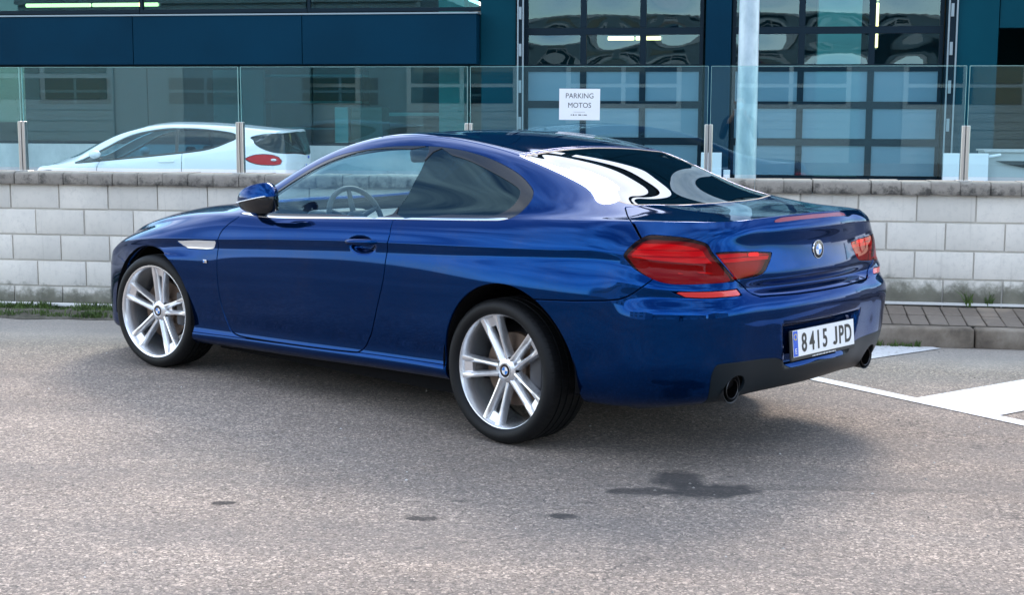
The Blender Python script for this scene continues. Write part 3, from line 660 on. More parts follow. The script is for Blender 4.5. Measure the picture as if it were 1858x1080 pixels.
#           3.35  3.1  2.855 2.55  2.2   1.8   1.4   1.0   .6    .25   0    -.3   -.6
yW=np.array([.835,.893,.925,.920,.908,.905,.907,.911,.921,.936,.946,.943,.917])
z3=np.array([.215,.235,.25 ,.262,.272,.283,.295,.309,.322,.332,.335,.335,.335])
zc=np.array([.700,.745,.775,.795,.812,.838,.860,.880,.895,.908,.918,.929,.938])
yc=np.array([.822,.875,.905,.913,.907,.906,.908,.911,.917,.926,.928,.916,.884])
zb=np.array([.765,.820,.865,.910,.945,.957,.975,.993,1.012,1.03,1.042,1.056,1.066])
yb=np.array([.715,.775,.812,.838,.850,.853,.855,.857,.860,.860,.855,.832,.788])
def fr(dx,z,k=1.0): return [(3.79+dx,0,z),(3.77+dx,.30,z),(3.70+dx,.58*k,z),(3.575+dx,.76*k,z)]
def rr(x,z,w=1.0,zs=0): return [(-.85+.6*(x+1.18),.890*w,z+zs),(-1.05+.8*(x+1.18),.755*w,z+zs*.6),(x+.03,.40*w,z+zs*.1),(x,0,z)]
uc=np.array([0,.1,.3,1,1,1,1,1,.9,.7,.5,.25,.1])   # strength of the groove under the crest
z6=np.array([.56,.64,.70,.69,.668,.685,.695,.705,.72,.745,.755,.755,.755])
z5=np.array([.47,.52,.55,.55,.55,.56,.565,.57,.58,.59,.60,.61,.62])
z4=np.array([.36,.38,.40,.41,.42,.425,.43,.44,.45,.455,.46,.47,.48])
tk=np.array([.03,.03,.02,0,0,0,0,0,0,0,.02,.035,.04])    # the sill only bulges between the wheels
LOW_COUPE=[
 srow(fr(-.25,.16,.9),yW-.16,z3-.075,rr(-.93,.29,.86,-.04)),
 srow(fr(-.05,.165),yW-.075-tk,z3-.085,rr(-1.075,.315,.90,-.03)),
 srow(fr(-.01,.20),yW-.022-tk,z3-.035,rr(-1.125,.37,.955,-.03)),
 srow(fr(-.005,.27),yW-.035,z3+.012,rr(-1.155,.46,1.0,-.02)),
 srow(fr(0,.36),yW-.019,z4,rr(-1.172,.58,1.005,-.01)),
 srow(fr(0,.44),yW-.004,z5,rr(-1.18,.712,1.0,0)),
 srow(fr(-.005,.51),yW+.0,z6,rr(-1.155,.755,.975,.01)),
 srow(fr(-.01,.56),(yW+yc)/2-.004*uc,zc-.085,[(-.835,.872,.80),(-1.035,.735,.795),(-1.085,.385,.785),(-1.105,0,.782)]),
 srow(fr(-.02,.595),yc-.0085*uc-.001,zc-.035,rr(-1.135,.815,.955,.05)),
 srow(fr(-.03,.62),yc,zc,rr(-1.127,.885,.945,.055)),
 srow(fr(-.04,.64),yc-.003,zc+.012,rr(-1.117,.968,.91,.025)),
 srow(fr(-.06,.66,.95),(yc+yb)/2+.012,(zc+zb)/2+.006,rr(-1.120,1.038,.86,-.012)),
 srow([(3.74,0,.71),(3.715,.27,.70),(3.64,.52,.69),(3.535,.665,.69)],yb,zb,
      [(-.83,.70,1.070),(-.985,.595,1.072),(-1.07,.31,1.084),(-1.092,0,1.09)]),
]
def up(keys,front,rear):
    return [(-3.58,)+front]+[(-x,x,y,z) for x,y,z in keys]+[(1.0,)+rear]
UP_COUPE=[
 up([(3.35,.69,.788),(3.1,.757,.843),(2.855,.792,.888),(2.55,.817,.928),(2.2,.832,.957),(1.8,.834,.974),(1.4,.836,.992),(1.0,.838,1.010),(.6,.840,1.029),(.25,.838,1.049),(0,.829,1.062),(-.3,.795,1.074),(-.6,.74,1.076),(-.82,.66,1.076)],(3.56,.61,.71),(-1.012,.53,1.078)),
 up([(3.35,.63,.808),(3.1,.695,.868),(2.855,.72,.912),(2.55,.74,.95),(2.3,.765,.966),(2.1,.785,.985),(1.95,.787,1.015),(1.8,.782,1.05),(1.5,.769,1.13),(1.2,.755,1.182),(.9,.750,1.2),(.6,.750,1.203),(.3,.752,1.19),(.1,.752,1.172),(-.1,.737,1.146),(-.3,.705,1.118),(-.5,.66,1.105),(-.7,.60,1.088),(-.85,.55,1.084)],(3.60,.54,.72),(-1.04,.43,1.081)),
 up([(3.35,.52,.828),(3.1,.56,.895),(2.855,.58,.94),(2.55,.61,.972),(2.35,.665,.982),(2.2,.695,1.0),(2.05,.70,1.062),(1.9,.683,1.14),(1.7,.655,1.236),(1.5,.63,1.313),(1.3,.61,1.365),(1.1,.602,1.392),(.9,.60,1.40),(.7,.602,1.392),(.45,.605,1.364),(.2,.597,1.32),(0,.583,1.265),(-.25,.558,1.183),(-.42,.535,1.138),(-.6,.50,1.114),(-.85,.43,1.090)],(3.635,.45,.727),(-1.058,.32,1.083)),
 up([(3.35,.27,.84),(3.1,.29,.91),(2.855,.31,.955),(2.55,.33,.985),(2.38,.345,.995),(2.2,.37,1.05),(2.05,.375,1.118),(1.9,.372,1.182),(1.7,.36,1.268),(1.5,.35,1.343),(1.3,.34,1.395),(1.1,.335,1.42),(.9,.332,1.428),(.7,.36,1.419),(.45,.40,1.389),(.2,.43,1.342),(0,.432,1.286),(-.25,.42,1.203),(-.48,.38,1.135),(-.62,.33,1.108),(-.85,.25,1.094)],(3.70,.22,.735),(-1.078,.165,1.087)),
 up([(3.35,0,.842),(3.1,0,.913),(2.855,0,.957),(2.6,0,.985),(2.45,0,.992),(2.2,0,1.066),(2.05,0,1.132),(1.9,0,1.195),(1.7,0,1.28),(1.5,0,1.353),(1.3,0,1.405),(1.1,0,1.43),(.9,0,1.437),(.7,0,1.432),(.45,0,1.405),(.2,0,1.358),(0,0,1.303),(-.25,0,1.218),(-.5,0,1.141),(-.65,0,1.109),(-.85,0,1.095)],(3.74,0,.738),(-1.092,0,1.09)),
]
DU=.01
def _rows(rows,u,sig):
    out=[]
    for ks in rows:
        k=np.array(ks);P=np.stack([_pchip(k[:,0],k[:,j],u) for j in (1,2,3)],1)
        out.append(P)
    A=np.stack(out,1)                        # (nu, rows, 3)
    return _gauss(A,sig/DU)
SEG_L=[4,5,5,10,12,12,8,6,6,8,8,9]; SEG_U=[6,18,20,22,20]
def _vspline(A,segs,skip=0):
    """rows -> dense section: non-uniform Catmull-Rom on each column's own chord length; segs[k] samples in segment k"""
    d_=np.linalg.norm(np.diff(A,axis=1),axis=2)**.75+1e-6
    tk=np.concatenate([np.zeros((len(A),1)),np.cumsum(d_,1)],1)[:,:,None];h=np.diff(tk,axis=1)
    d=np.diff(A,axis=1)/h
    m=np.zeros_like(A);m[:,0]=d[:,0];m[:,-1]=d[:,-1]
    m[:,1:-1]=(h[:,1:]*d[:,:-1]+h[:,:-1]*d[:,1:])/(h[:,1:]+h[:,:-1])
    out=[];n=len(segs)
    for k_,c in enumerate(segs):
        k=k_+skip
        s=(np.arange(c+(k_==n-1))/c)[None,:,None];hh=h[:,k:k+1]
        out.append((2*s**3-3*s**2+1)*A[:,k:k+1]+(s**3-2*s**2+s)*hh*m[:,k:k+1]+(-2*s**3+3*s**2)*A[:,k+1:k+2]+(s**3-s**2)*hh*m[:,k+1:k+2])
    return np.concatenate(out,1)
def skin_build(LOW=None,UP=None,ur=(-4.4,-3.58,1.0,1.75),segl=None,segu=None,sig=.045,step=None):
    LOW=LOW or LOW_COUPE;UP=UP or UP_COUPE;segl=segl or SEG_L;segu=segu or SEG_U
    global DU
    DU=step or .01;pad=int(round(.2/DU))
    ue=ur[0]-pad*DU+DU*np.arange(int(round((ur[3]-ur[0])/DU))+1+2*pad)
    lo=_rows(LOW,ue,sig)[pad:-pad];u=ue[pad:-pad]
    iu0=int(round((ur[1]-ur[0])/DU)); iu1=int(round((ur[2]-ur[0])/DU))
    uu=u[iu0:iu1+1]
    hi=_rows(UP,uu,sig*1.9)
    full=np.concatenate([lo[iu0:iu1+1],hi,hi[:,-2:-1]*[1,-1,1]],1)      # one mirrored row beyond the centre line
    Lo=_vspline(lo,segl)
    Fs=_vspline(full,segl)
    # blend the lower part of the full section into the wraps so that the shoulder stays smooth
    w=np.clip(np.minimum(uu-ur[1],ur[2]-.18-uu)/.35,0,1); w=(w*w*(3-2*w))[:,None,None]
    Lo[iu0:iu1+1]=Lo[iu0:iu1+1]*(1-w)+Fs*w
    k_=.9 if step is None else .5
    Lo[:]=np.swapaxes(_gauss(np.swapaxes(Lo,0,1).copy(),1.7*k_),0,1)
    Up=_vspline(full,segu,skip=len(LOW)-1)
    Up[:]=np.swapaxes(_gauss(np.swapaxes(Up,0,1).copy(),2.2*k_),0,1)
    fade=np.clip(1-np.arange(Up.shape[1])/8.,0,1)[None,:,None]
    Up=Up+(Lo[iu0:iu1+1,-1]-Up[:,0])[:,None,:]*fade
    def weld(edge,curve,col,sgn):
        # move the upper patch's end column onto the lower patch's top row, fading over 12 columns
        o_=np.argsort(curve[:,1])
        d=np.stack([np.interp(edge[:,1],curve[o_,1],curve[o_,j]) for j in (0,1,2)],1)-edge
        for k in range(12):
            f=1-k/12.;Up[col+sgn*k]+=d*f*f*(3-2*f)
    weld(Up[-1].copy(),Lo[iu1:,-1],len(uu)-1,-1)
    weld(Up[0].copy(),Lo[:iu0+1,-1],0,1)
    Lo[0,:,1]=0;Lo[-1,:,1]=0;Up[:,-1,1]=0
    return u,Lo,uu,Up
def skin_normals(G):
    du=np.gradient(G,axis=0);dv=np.gradient(G,axis=1)
    n=np.cross(du,dv);n/=np.linalg.norm(n,axis=2,keepdims=True)+1e-12
    return n
# ------------------------------------------------------------------ coupe materials
def car_paint(name, deep, flake):
    # base coat of metal flake (broad lobe) under a clear, mirror-sharp top that reflects in the paint's own colour
    m = mat(name, flake, .05, 1.0, coat=.10, coat_rough=.004); k = NT(m)
    lw = k.n('ShaderNodeLayerWeight'); lw.inputs['Blend'].default_value = .4
    k.color(k.mix(lw.outputs['Facing'], flake, deep))
    k.rough(k.ramp(k.noise(k.coord(), 5, 4), [(.3, (.03,)*3), (.7, (.065,)*3)]))
    f = k.n('ShaderNodeBsdfDiffuse')
    vo_ = k.n('ShaderNodeTexVoronoi'); vo_.inputs['Scale'].default_value = 600; k.l(k.coord(), vo_.inputs['Vector'])
    hs_ = k.n('ShaderNodeSeparateColor'); k.l(vo_.outputs['Color'], hs_.inputs['Color'])
    k.l(k.mix(hs_.outputs[0], tuple(v*.45 for v in flake), tuple(v*.8 for v in flake)), f.inputs['Color'])
    mx_ = k.n('ShaderNodeMixShader'); mx_.inputs[0].default_value = .17
    k.l(k.b.outputs[0], mx_.inputs[1]); k.l(f.outputs[0], mx_.inputs[2]); k.l(mx_.outputs[0], k.t.nodes['Material Output'].inputs['Surface'])
    return m
M = {}
M['paint'] = car_paint('blue_paint', (.0003, .015, .085), (.0004, .034, .148))
M['black_gloss'] = mat('black_gloss', (.006, .008, .011), .16, spec=.45)
M['black_plastic'] = mat('black_plastic', (.018, .019, .021), .55)
M['dark'] = mat('dark_liner', (.008, .008, .009), .9, spec=.1)
M['grey_diffuser'] = mat('diffuser_grey', (.006, .012, .017), .42, spec=.22)
M['chrome'] = mat('chrome', (.85, .87, .9), .06, 1.0)
M['satin'] = mat('satin_chrome', (.6, .62, .66), .22, 1.0)
M['rubber'] = mat('rubber', (.003, .0034, .0042), .6, spec=.3); k = NT(M['rubber'])
sx_ = k.n('ShaderNodeSeparateXYZ'); k.l(k.coord(), sx_.inputs[0]); cx_ = k.n('ShaderNodeCombineXYZ'); k.l(sx_.outputs['X'], cx_.inputs['X']); k.l(sx_.outputs['Z'], cx_.inputs['Y'])
gr_ = k.n('ShaderNodeTexGradient', gradient_type='RADIAL'); k.l(cx_.outputs[0], gr_.inputs['Vector'])
ph_ = k.math('FRACT', k.math('ADD', k.math('MULTIPLY', gr_.outputs['Fac'], 74), k.math('MULTIPLY', k.math('ABSOLUTE', sx_.outputs['Y']), 9)))
ln_ = k.n('ShaderNodeVectorMath', operation='LENGTH'); k.l(cx_.outputs[0], ln_.inputs[0])
sip = k.math('MULTIPLY', k.ramp(ph_, [(.0, (0, 0, 0)), (.10, (0, 0, 0)), (.16, (1, 1, 1)), (1, (1, 1, 1))]), 1.0)
on_ = k.math('GREATER_THAN', ln_.outputs['Value'], .329)
k.bump(k.math('ADD', k.math('MULTIPLY', sip, on_), k.math('SUBTRACT', 1.0, on_)), 1.0, .006)
M['alloy'] = mat('alloy_silver', (.80, .81, .83), .26, .85)
M['alloy_dark'] = mat('alloy_barrel', (.36, .36, .38), .36, .9)
M['disc'] = mat('brake_disc', (.13, .09, .065), .5, .7)
M['caliper'] = mat('brake_caliper', (.06, .06, .065), .5, .2)
M['glass_clear'] = glass('door_glass', (.68, .95, 1.0), refl=(.6, .9, 1))
M['glass_dark'] = glass('privacy_glass', (.006, .012, .02), ior=1.42, refl=(.5, .85, 1))
M['glass_rear'] = glass('rear_glass', (.05, .07, .085), ior=2.25)
M['glass_front'] = glass('windscreen_glass', (.8, .9, .92))
M['lens_red'] = glass('red_lens', (.80, .045, .06), ior=1.3, refl=(.8, .6, .6))
M['lamp_red'] = mat('lamp_red', (.68, .022, .022), .3, coat=.5)
M['lamp_dark'] = mat('lamp_dark_red', (.24, .015, .028), .3, coat=.3)
M['lamp_clear'] = mat('lamp_silver', (.75, .72, .72), .2, .7)
M['interior'] = mat('interior_dark', (.03, .032, .036), .6)
M['leather'] = mat('leather_dark', (.02, .021, .024), .45)
M['mirror'] = mat('mirror_glass', (.9, .92, .92), .01, 1.0)
M['plate_white'] = mat('plate_white', (.78, .79, .8), .35)
M['plate_blue'] = mat('plate_blue', (.01, .09, .55), .35)
M['plate_ink'] = mat('plate_ink', (.012, .012, .014), .4)
M['yellow'] = mat('star_yellow', (.8, .62, .05), .4)
M['badge_blue'] = mat('badge_blue', (.03, .22, .62), .2, coat=1)
M['badge_white'] = mat('badge_white', (.8, .8, .8), .2, coat=1)
M['bright_lens'] = mat('indicator_lens', (.75, .77, .78), .12, .55, coat=1)
M['exhaust'] = mat('exhaust_steel', (.07, .07, .072), .35, 1.0)
# ------------------------------------------------------------------ coupe
HEAD = math.radians(145.881)
car = empty('parked_coupe', (-0.567, 7.045, 0), HEAD, 'metallic dark blue two-door coupe with silver double-spoke wheels, parked nose to the block wall', 'car')
def grid_skin(G, u):
    n = skin_normals(G); nu, nv = G.shape[:2]
    A = np.concatenate([G.reshape(-1, 3), n.reshape(-1, 3), np.repeat(u, nv)[:, None]], 1)
    i, j = np.meshgrid(np.arange(nu-1), np.arange(nv-1), indexing='ij'); a = (i*nv+j).ravel(); b = a+nv
    flip = ((i+j) % 2 == 0).ravel()
    T = np.concatenate([np.where(flip[:, None], np.stack([a, b, b+1], 1), np.stack([a, b, a+1], 1)), np.where(flip[:, None], np.stack([a, b+1, a+1], 1), np.stack([b, b+1, a+1], 1))])
    return Skin(A, T)
def smooth01(t): t = np.clip(t, 0, 1); return t*t*(3-2*t)
u_, Lo_, uu_, Up_ = skin_build()
# pressed-in details of the sheet metal: number-plate recess and door-handle bowl
uL = np.repeat(u_, Lo_.shape[1]).reshape(Lo_.shape[:2])
ql = sdf([(1.425, .625), (1.475, .425), (1.9, .425), (1.9, .625)], uL.ravel(), Lo_[:, :, 2].ravel()).reshape(uL.shape)
Lo_[:, :, 0] += np.where(uL > 1.2, .024*smooth01((.004-ql)/.02), 0)
hb = np.hypot((Lo_[:, :, 0]-.945)/.112, (Lo_[:, :, 2]-.868)/.043)
Lo_[:, :, 1] -= .034*smooth01((1.05-hb)/.6)*(uL < 0)
lo = grid_skin(Lo_, u_); upg = grid_skin(Up_, uu_)
lo = lo.keep(np.hypot(lo.x-2.86, lo.z-.335)-.398); lo = lo.keep(np.hypot(lo.x+.062, lo.z-.35)-.412)
WIN = [(2.035, .962), (1.72, .957), (1.24, .979), (.77, 1.002), (.41, 1.018), (.12, 1.032), (.015, 1.040), (-.04, 1.062), (-.072, 1.116), (-.06, 1.158), (-.015, 1.192), (.10, 1.248), (.27, 1.303), (.44, 1.338), (.61, 1.357), (.77, 1.362), (1.03, 1.353), (1.30, 1.320), (1.46, 1.282), (1.62, 1.217), (1.76, 1.144), (1.88, 1.075), (1.97, 1.015), (2.03, .972)]
WINP = catmull(WIN, True, 6)
DOORGL = [(.706, 1.337), (.85, 1.346), (1.01, 1.345), (1.19, 1.331), (1.35, 1.295), (1.51, 1.244), (1.67, 1.173), (1.79, 1.11), (1.845, 1.07), (1.85, .985), (1.75, .982), (1.2, 1.006), (.792, 1.028)]
QGL = [(.680, 1.335), (.54, 1.322), (.40, 1.296), (.23, 1.248), (.06, 1.192), (.008, 1.16), (.004, 1.118), (.03, 1.085), (.075, 1.062), (.14, 1.056), (.40, 1.046), (.768, 1.029)]
BELT = sorted([(x, z) for x, z in WIN[:7]])
def winf(s):
    thr = np.interp(s.x, [1.2, 1.9], [.585, .68]); f = sdf(WINP, s.x, s.z); return np.maximum(f, (thr-s.y)*1.0)
wa, lo = lo.split(winf(lo), .003); wb, upg = upg.split(winf(upg), .003)
dlo = wa+wb
inner_lo, inner_up = lo, upg
def P2(f, s, a='x', b='y'): return sdf(f, getattr(s, a), getattr(s, b))
WSH = catmull([(2.40, -.1), (2.40, .1), (2.365, .35), (2.25, .55), (2.14, .635), (2.0, .655), (1.8, .628), (1.5, .586), (1.25, .56), (1.2, .535), (1.185, .3), (1.18, 0), (1.18, -.1)], False, 5)
RGL = [(.2, -.1), (.2, .0), (.19, .29), (.178, .50), (.16, .548), (.10, .553), (-.05, .543), (-.26, .549), (-.41, .562), (-.485, .562), (-.535, .52), (-.575, .40), (-.605, .25), (-.628, .1), (-.632, -.1)]
RGL = catmull(RGL, False, 4)
wsh, upg = upg.split(P2(WSH, upg), .006)
rgl, upg = upg.split(P2(RGL, upg), .006)
inner_up = inner_up.keep(P2(WSH, inner_up)-.02); inner_up = inner_up.keep(P2(RGL, inner_up)-.02)
ROOF = [(1.172, -.1), (1.178, .3), (1.19, .535), (1.17, .563), (1.03, .566), (.8, .568), (.57, .568), (.34, .566), (.19, .562), (.198, .5), (.21, .29), (.22, -.1)]
roof, upg = upg.split(P2(ROOF, upg), .009)
HOOD = catmull([(3.9, -.2), (3.9, .55), (3.52, .585), (3.35, .648), (3.1, .715), (2.855, .752), (2.55, .782), (2.35, .785), (2.2, .762), (2.185, .68), (2.29, .565), (2.405, .36), (2.44, .1), (2.44, -.2)], False, 5)
hood, upg = upg.split(P2(HOOD, upg), .009)
TRU = [(-.646, -.2), (-.642, .1), (-.618, .26), (-.585, .42), (-.545, .535), (-.505, .612), (-.58, .69), (-.664, .768), (-.72, .82), (-.8, .95), (-1.4, .95), (-1.4, -.2)]
tru, upg = upg.split(P2(TRU, upg), .009)
LAMP_O = catmull([(.708, .932), (.735, .975), (.762, 1.006), (.79, 1.018), (.84, 1.017), (.91, 1.012), (.965, 1.0), (1.01, .983), (1.037, .949), (1.092, .893), (1.148, .833), (1.10, .827), (1.02, .825), (.93, .822), (.88, .825), (.83, .843), (.76, .879), (.722, .913)], True, 5)
LAMP_I = [(1.046, .951), (1.10, .952), (1.16, .950), (1.28, .943), (1.385, .934), (1.392, .928), (1.375, .898), (1.345, .862), (1.32, .846), (1.285, .838), (1.22, .834), (1.158, .833), (1.10, .895)]
lamp_o, lo = lo.split(P2(LAMP_O, lo, 'u', 'z'), .004)
lamp_i, lo = lo.split(P2(LAMP_I, lo, 'u', 'z'), .004)
BCUT = [(-9, -1), (.10, -1), (.101, .69), (.27, .708), (.48, .720), (.64, .735), (.70, .745), (.735, .758), (.765, .777), (.81, .815), (.845, .85), (.87, .87), (1.09, .87), (1.10, .86), (1.16, .828), (1.21, .798), (1.25, .768), (1.29, .754), (1.54, .748), (1.76, .747)]
bmp, lo = lo.split(line_f(BCUT, lo.u, lo.z), .009)
tl_, lo = lo.split(P2([(.60, 1.3), (.62, 1.13), (.664, 1.067), (.75, 1.011), (.80, .98), (1.0, .95), (1.035, .946), (1.15, .833), (1.15, .70), (1.9, .70), (1.9, 1.3)], lo, 'u', 'z'), .009)
trunk = (tl_+tru)
b3, trunk = trunk.split(np.where(trunk.u > 1.2, P2(catmull([(1.385, 1.062), (1.43, 1.0795), (1.6, 1.0825), (1.9, 1.0835), (1.9, 1.067), (1.6, 1.066)], True, 4), trunk, 'u', 'z'), 1), .003)
refl, bmp = bmp.split(P2([(.897, .789), (.94, .766), (1.0, .764), (1.188, .768), (1.165, .795), (1.05, .793), (.95, .790)], bmp, 'u', 'z'), .006)
DIFF = catmull([(1.035, .2), (1.045, .40), (1.06, .468), (1.085, .484), (1.2, .484), (1.38, .478), (1.45, .462), (1.50, .430), (1.56, .414), (1.9, .410), (1.9, .2)], False, 4)
dif, bmp = bmp.split(P2(DIFF, bmp, 'u', 'z'), .004)
hole, dif = dif.split(np.where(dif.x < -.9, np.hypot(dif.y-.566, dif.z-.362)-.062, 1), .0)
vent, lo = lo.split(P2([(2.585, .779), (2.40, .795), (2.208, .803), (2.205, .795), (2.232, .757), (2.30, .750), (2.478, .744), (2.53, .757)], lo, 'x', 'z'), .005)
DOOR = catmull([(2.035, 1.02), (2.04, .953), (2.10, .908), (2.165, .845), (2.188, .75), (2.192, .6), (2.18, .45), (2.14, .33), (2.08, .284), (1.9, .276), (1.4, .289), (1.06, .304), (1.0, .314), (.955, .345), (.92, .39), (.89, .43), (.83, .56), (.775, .703), (.755, .838), (.74, .90), (.735, .945), (.757, 1.004), (.757, 1.05)], False, 3)
door, lo = lo.split(P2(DOOR, lo, 'x', 'z'), .009)
SILL = [(2.5, .253), (1.7, .277), (1.02, .307), (.42, .327), (.3, .33)]
sk = np.where((lo.x < 2.7) & (lo.x > .2), line_f(SILL, lo.x, lo.z), 1)
skirt, lo = lo.split(sk, .005)
FB = [(2.9, -1), (3.05, -1), (3.1, .60), (3.25, .61), (3.4, .66), (3.48, .72), (3.6, .9), (4, .9)]
fbm, lo = lo.split(np.where(lo.u < -2.9, line_f(FB, np.where(lo.u < -3.3, 3.9, lo.x), lo.z), 1), .006)
fen, lo = lo.split(1.45-lo.x, .0)
fe2, upg = upg.split(2.06-upg.x, .0)
# fill the fuel side symmetrical; panels that cross the centre line are welded, the others exist once on each side
PNT = M['paint']
def centre(name, s, m=PNT, **kw): return link(name, s.both().mesh(name, **kw), m, car)
def sides(name, s, m=PNT, parent=None, **kw):
    a = link(name, s.mesh(name, **kw), m, parent[0] if parent else car); b = link(name, s.mirror().mesh(name, **kw), m, parent[1] if parent else car)
    return a, b
centre('roof', roof); centre('bonnet', hood); boot = centre('boot_lid', trunk)
rear_bumper = centre('rear_bumper', bmp); centre('front_bumper', fbm)
dfo = centre('diffuser', dif, M['grey_diffuser'])
centre('windscreen', wsh, M['glass_front'], offset=-.003, flange=.004)
seal, rgl = rgl.split(-P2(RGL, rgl)-.013, .0); rwin = centre('rear_window', rgl, M['glass_rear'], offset=-.003, flange=.004)
link('window_seal', seal.both().mesh('window_seal', offset=-.0015, flange=.006), M['black_plastic'], rwin)
bl3 = centre('brake_light', b3, M['lamp_dark'], offset=-.001, flange=.01)
doors = sides('door', door); sides('front_fender', fen+fe2); sides('quarter_panel', lo+upg); sides('side_skirt', skirt)
vn = sides('side_vent', vent, M['bright_lens'], offset=-.002)
rf = sides('rear_reflector', refl, M['lamp_red'], offset=-.003)
# side windows
dg, trim = dlo.split(P2(catmull(DOORGL, True, 3), dlo, 'x', 'z'), .002)
qg, trim = trim.split(P2(catmull(QGL, True, 3), trim, 'x', 'z'), .002)
strip, trim = trim.split(np.where(trim.x > -.03, line_f(BELT, trim.x, trim.z)-.0075, 1), .0)
sides('door_window', dg, M['glass_clear'], parent=doors, offset=-.005, flange=.003)
sides('quarter_window', qg, M['glass_dark'], offset=-.005, flange=.003)
sides('window_trim', trim, M['black_gloss'], offset=-.0005, flange=.012)
sides('chrome_strip', strip, M['chrome'], offset=.0025, flange=.006)
# tail lamps: housing behind a red lens, bright light-guide band in the upper half
for s_, nm in ((lamp_o, 'tail_lamp'), (lamp_i, 'boot_lamp')):
    band = s_.keep(s_.z-np.interp(s_.u, [.7, .76, 1.0, 1.15, 1.4], [.93, .925, .905, .905, .905])); band = band.keep(-P2(LAMP_O if nm == 'tail_lamp' else LAMP_I, band, 'u', 'z')-(.026 if nm == 'tail_lamp' else .006))
    for s2, b2, par in ((s_, band, 0), (s_.mirror(), band.mirror(), 1)):
        root = link(nm, s2.mesh(nm, offset=.0005, flange=.012), M['lens_red'], car)
        link('housing', s2.mesh('housing', offset=-.026, flange=0), M['lamp_dark'], root)
        zs_ = np.percentile(b2.z, [2, 98]); n_ = 3 if nm == 'tail_lamp' else 2
        for q in range(n_):
            lo_z = zs_[0]+(zs_[1]-zs_[0])*q/n_+.003; hi_z = zs_[0]+(zs_[1]-zs_[0])*(q+1)/n_-.003
            b3_ = b2.keep(np.minimum(b2.z-lo_z, hi_z-b2.z))
            if len(b3_.T): link('light_strip', b3_.mesh('light_strip', offset=-.011, flange=.010), M['lamp_red'], root)
        if nm == 'boot_lamp':
            rv = s2.keep(-sdf([(1.235, .926), (1.31, .923), (1.305, .940), (1.24, .942)], s2.u, s2.z))
            link('reversing_lamp', rv.mesh('reversing_lamp', offset=-.006, flange=.003), M['lamp_clear'], root)
        else:
            led = s2.keep(-np.maximum(np.abs(s2.z-.868)-.0035, np.abs(s2.u-.985)-.07))
            link('led_row', led.mesh('led_row', offset=-.014, flange=.003), M['lamp_red'], root)
# dark inner shell so that shut lines look into darkness, and a floor pan lowered to block light under the car
ish = (inner_lo+inner_up)
lm_cut = np.minimum(P2(LAMP_O, ish, 'u', 'z'), P2(LAMP_I, ish, 'u', 'z'))
link('inner_shell', ish.both().mesh('inner_shell', offset=-.034, flange=0), M['dark'], car)
MB().box((1.42, 0, .185), (2.1, 1.40, .09)).build('floor_pan', M['dark'], car); MB().box((3.0, 0, .21), (1.0, 1.0, .03)).build('engine_undertray', M['dark'], car); MB().box((-.76, 0, .355), (.5, 1.25, .05)).build('boot_floor', M['dark'], car)
for cx, cz, r_ in ((2.86, .335, .402), (-.062, .35, .416)):
    for sg in (1, -1):
        V = []; F = []; n = 28
        for k in range(n+1):
            a = math.radians(-6+192*k/n)
            for yy in (.91, .52): V.append((cx+r_*math.cos(a), sg*yy, cz+r_*math.sin(a)))
            V.append((cx, sg*.52, cz))
        for k in range(n):
            b = k*3; F.append((b, b+1, b+4, b+3)); F.append((b+1, b+2, b+5, b+4))
        link('wheel_housing', mesh_np('wheel_housing', V, F, smooth=False), M['dark'], car)
# ------------------------------------------------------------------ small parts of the coupe
def roundel(R):
    """round badge in the XY plane facing +Z: black ring, bright rims, blue and white quarters"""
    b = bmesh.new()
    def ring(r0, r1, h0, h1, mi, a0=0, a1=360, n=48):
        vs_ = []
        for k in range(n+1):
            a = math.radians(a0+(a1-a0)*k/n); vs_.append((b.verts.new((r0*math.cos(a), r0*math.sin(a), h0)), b.verts.new((r1*math.cos(a), r1*math.sin(a), h1))))
        for k in range(n): f = b.faces.new((vs_[k][0], vs_[k][1], vs_[k+1][1], vs_[k+1][0])); f.material_index = mi; f.smooth = True
    ring(R, R*.97, 0, R*.09, 1); ring(R*.97, R*.92, R*.09, R*.09, 1); ring(R*.92, R*.60, R*.08, R*.10, 0); ring(R*.60, R*.55, R*.115, R*.115, 1)
    for q in range(4): ring(R*.55, R*.001, R*.105, R*.12, 2 if q % 2 else 3, q*90+2, q*90+88, 14)
    ring(R*.55, R*.001, R*.10, R*.10, 1)
    me = bpy.data.meshes.new('emblem'); b.to_mesh(me); b.free()
    for k in ('black_gloss', 'chrome', 'badge_blue', 'badge_white'): me.materials.append(M[k])
    return me
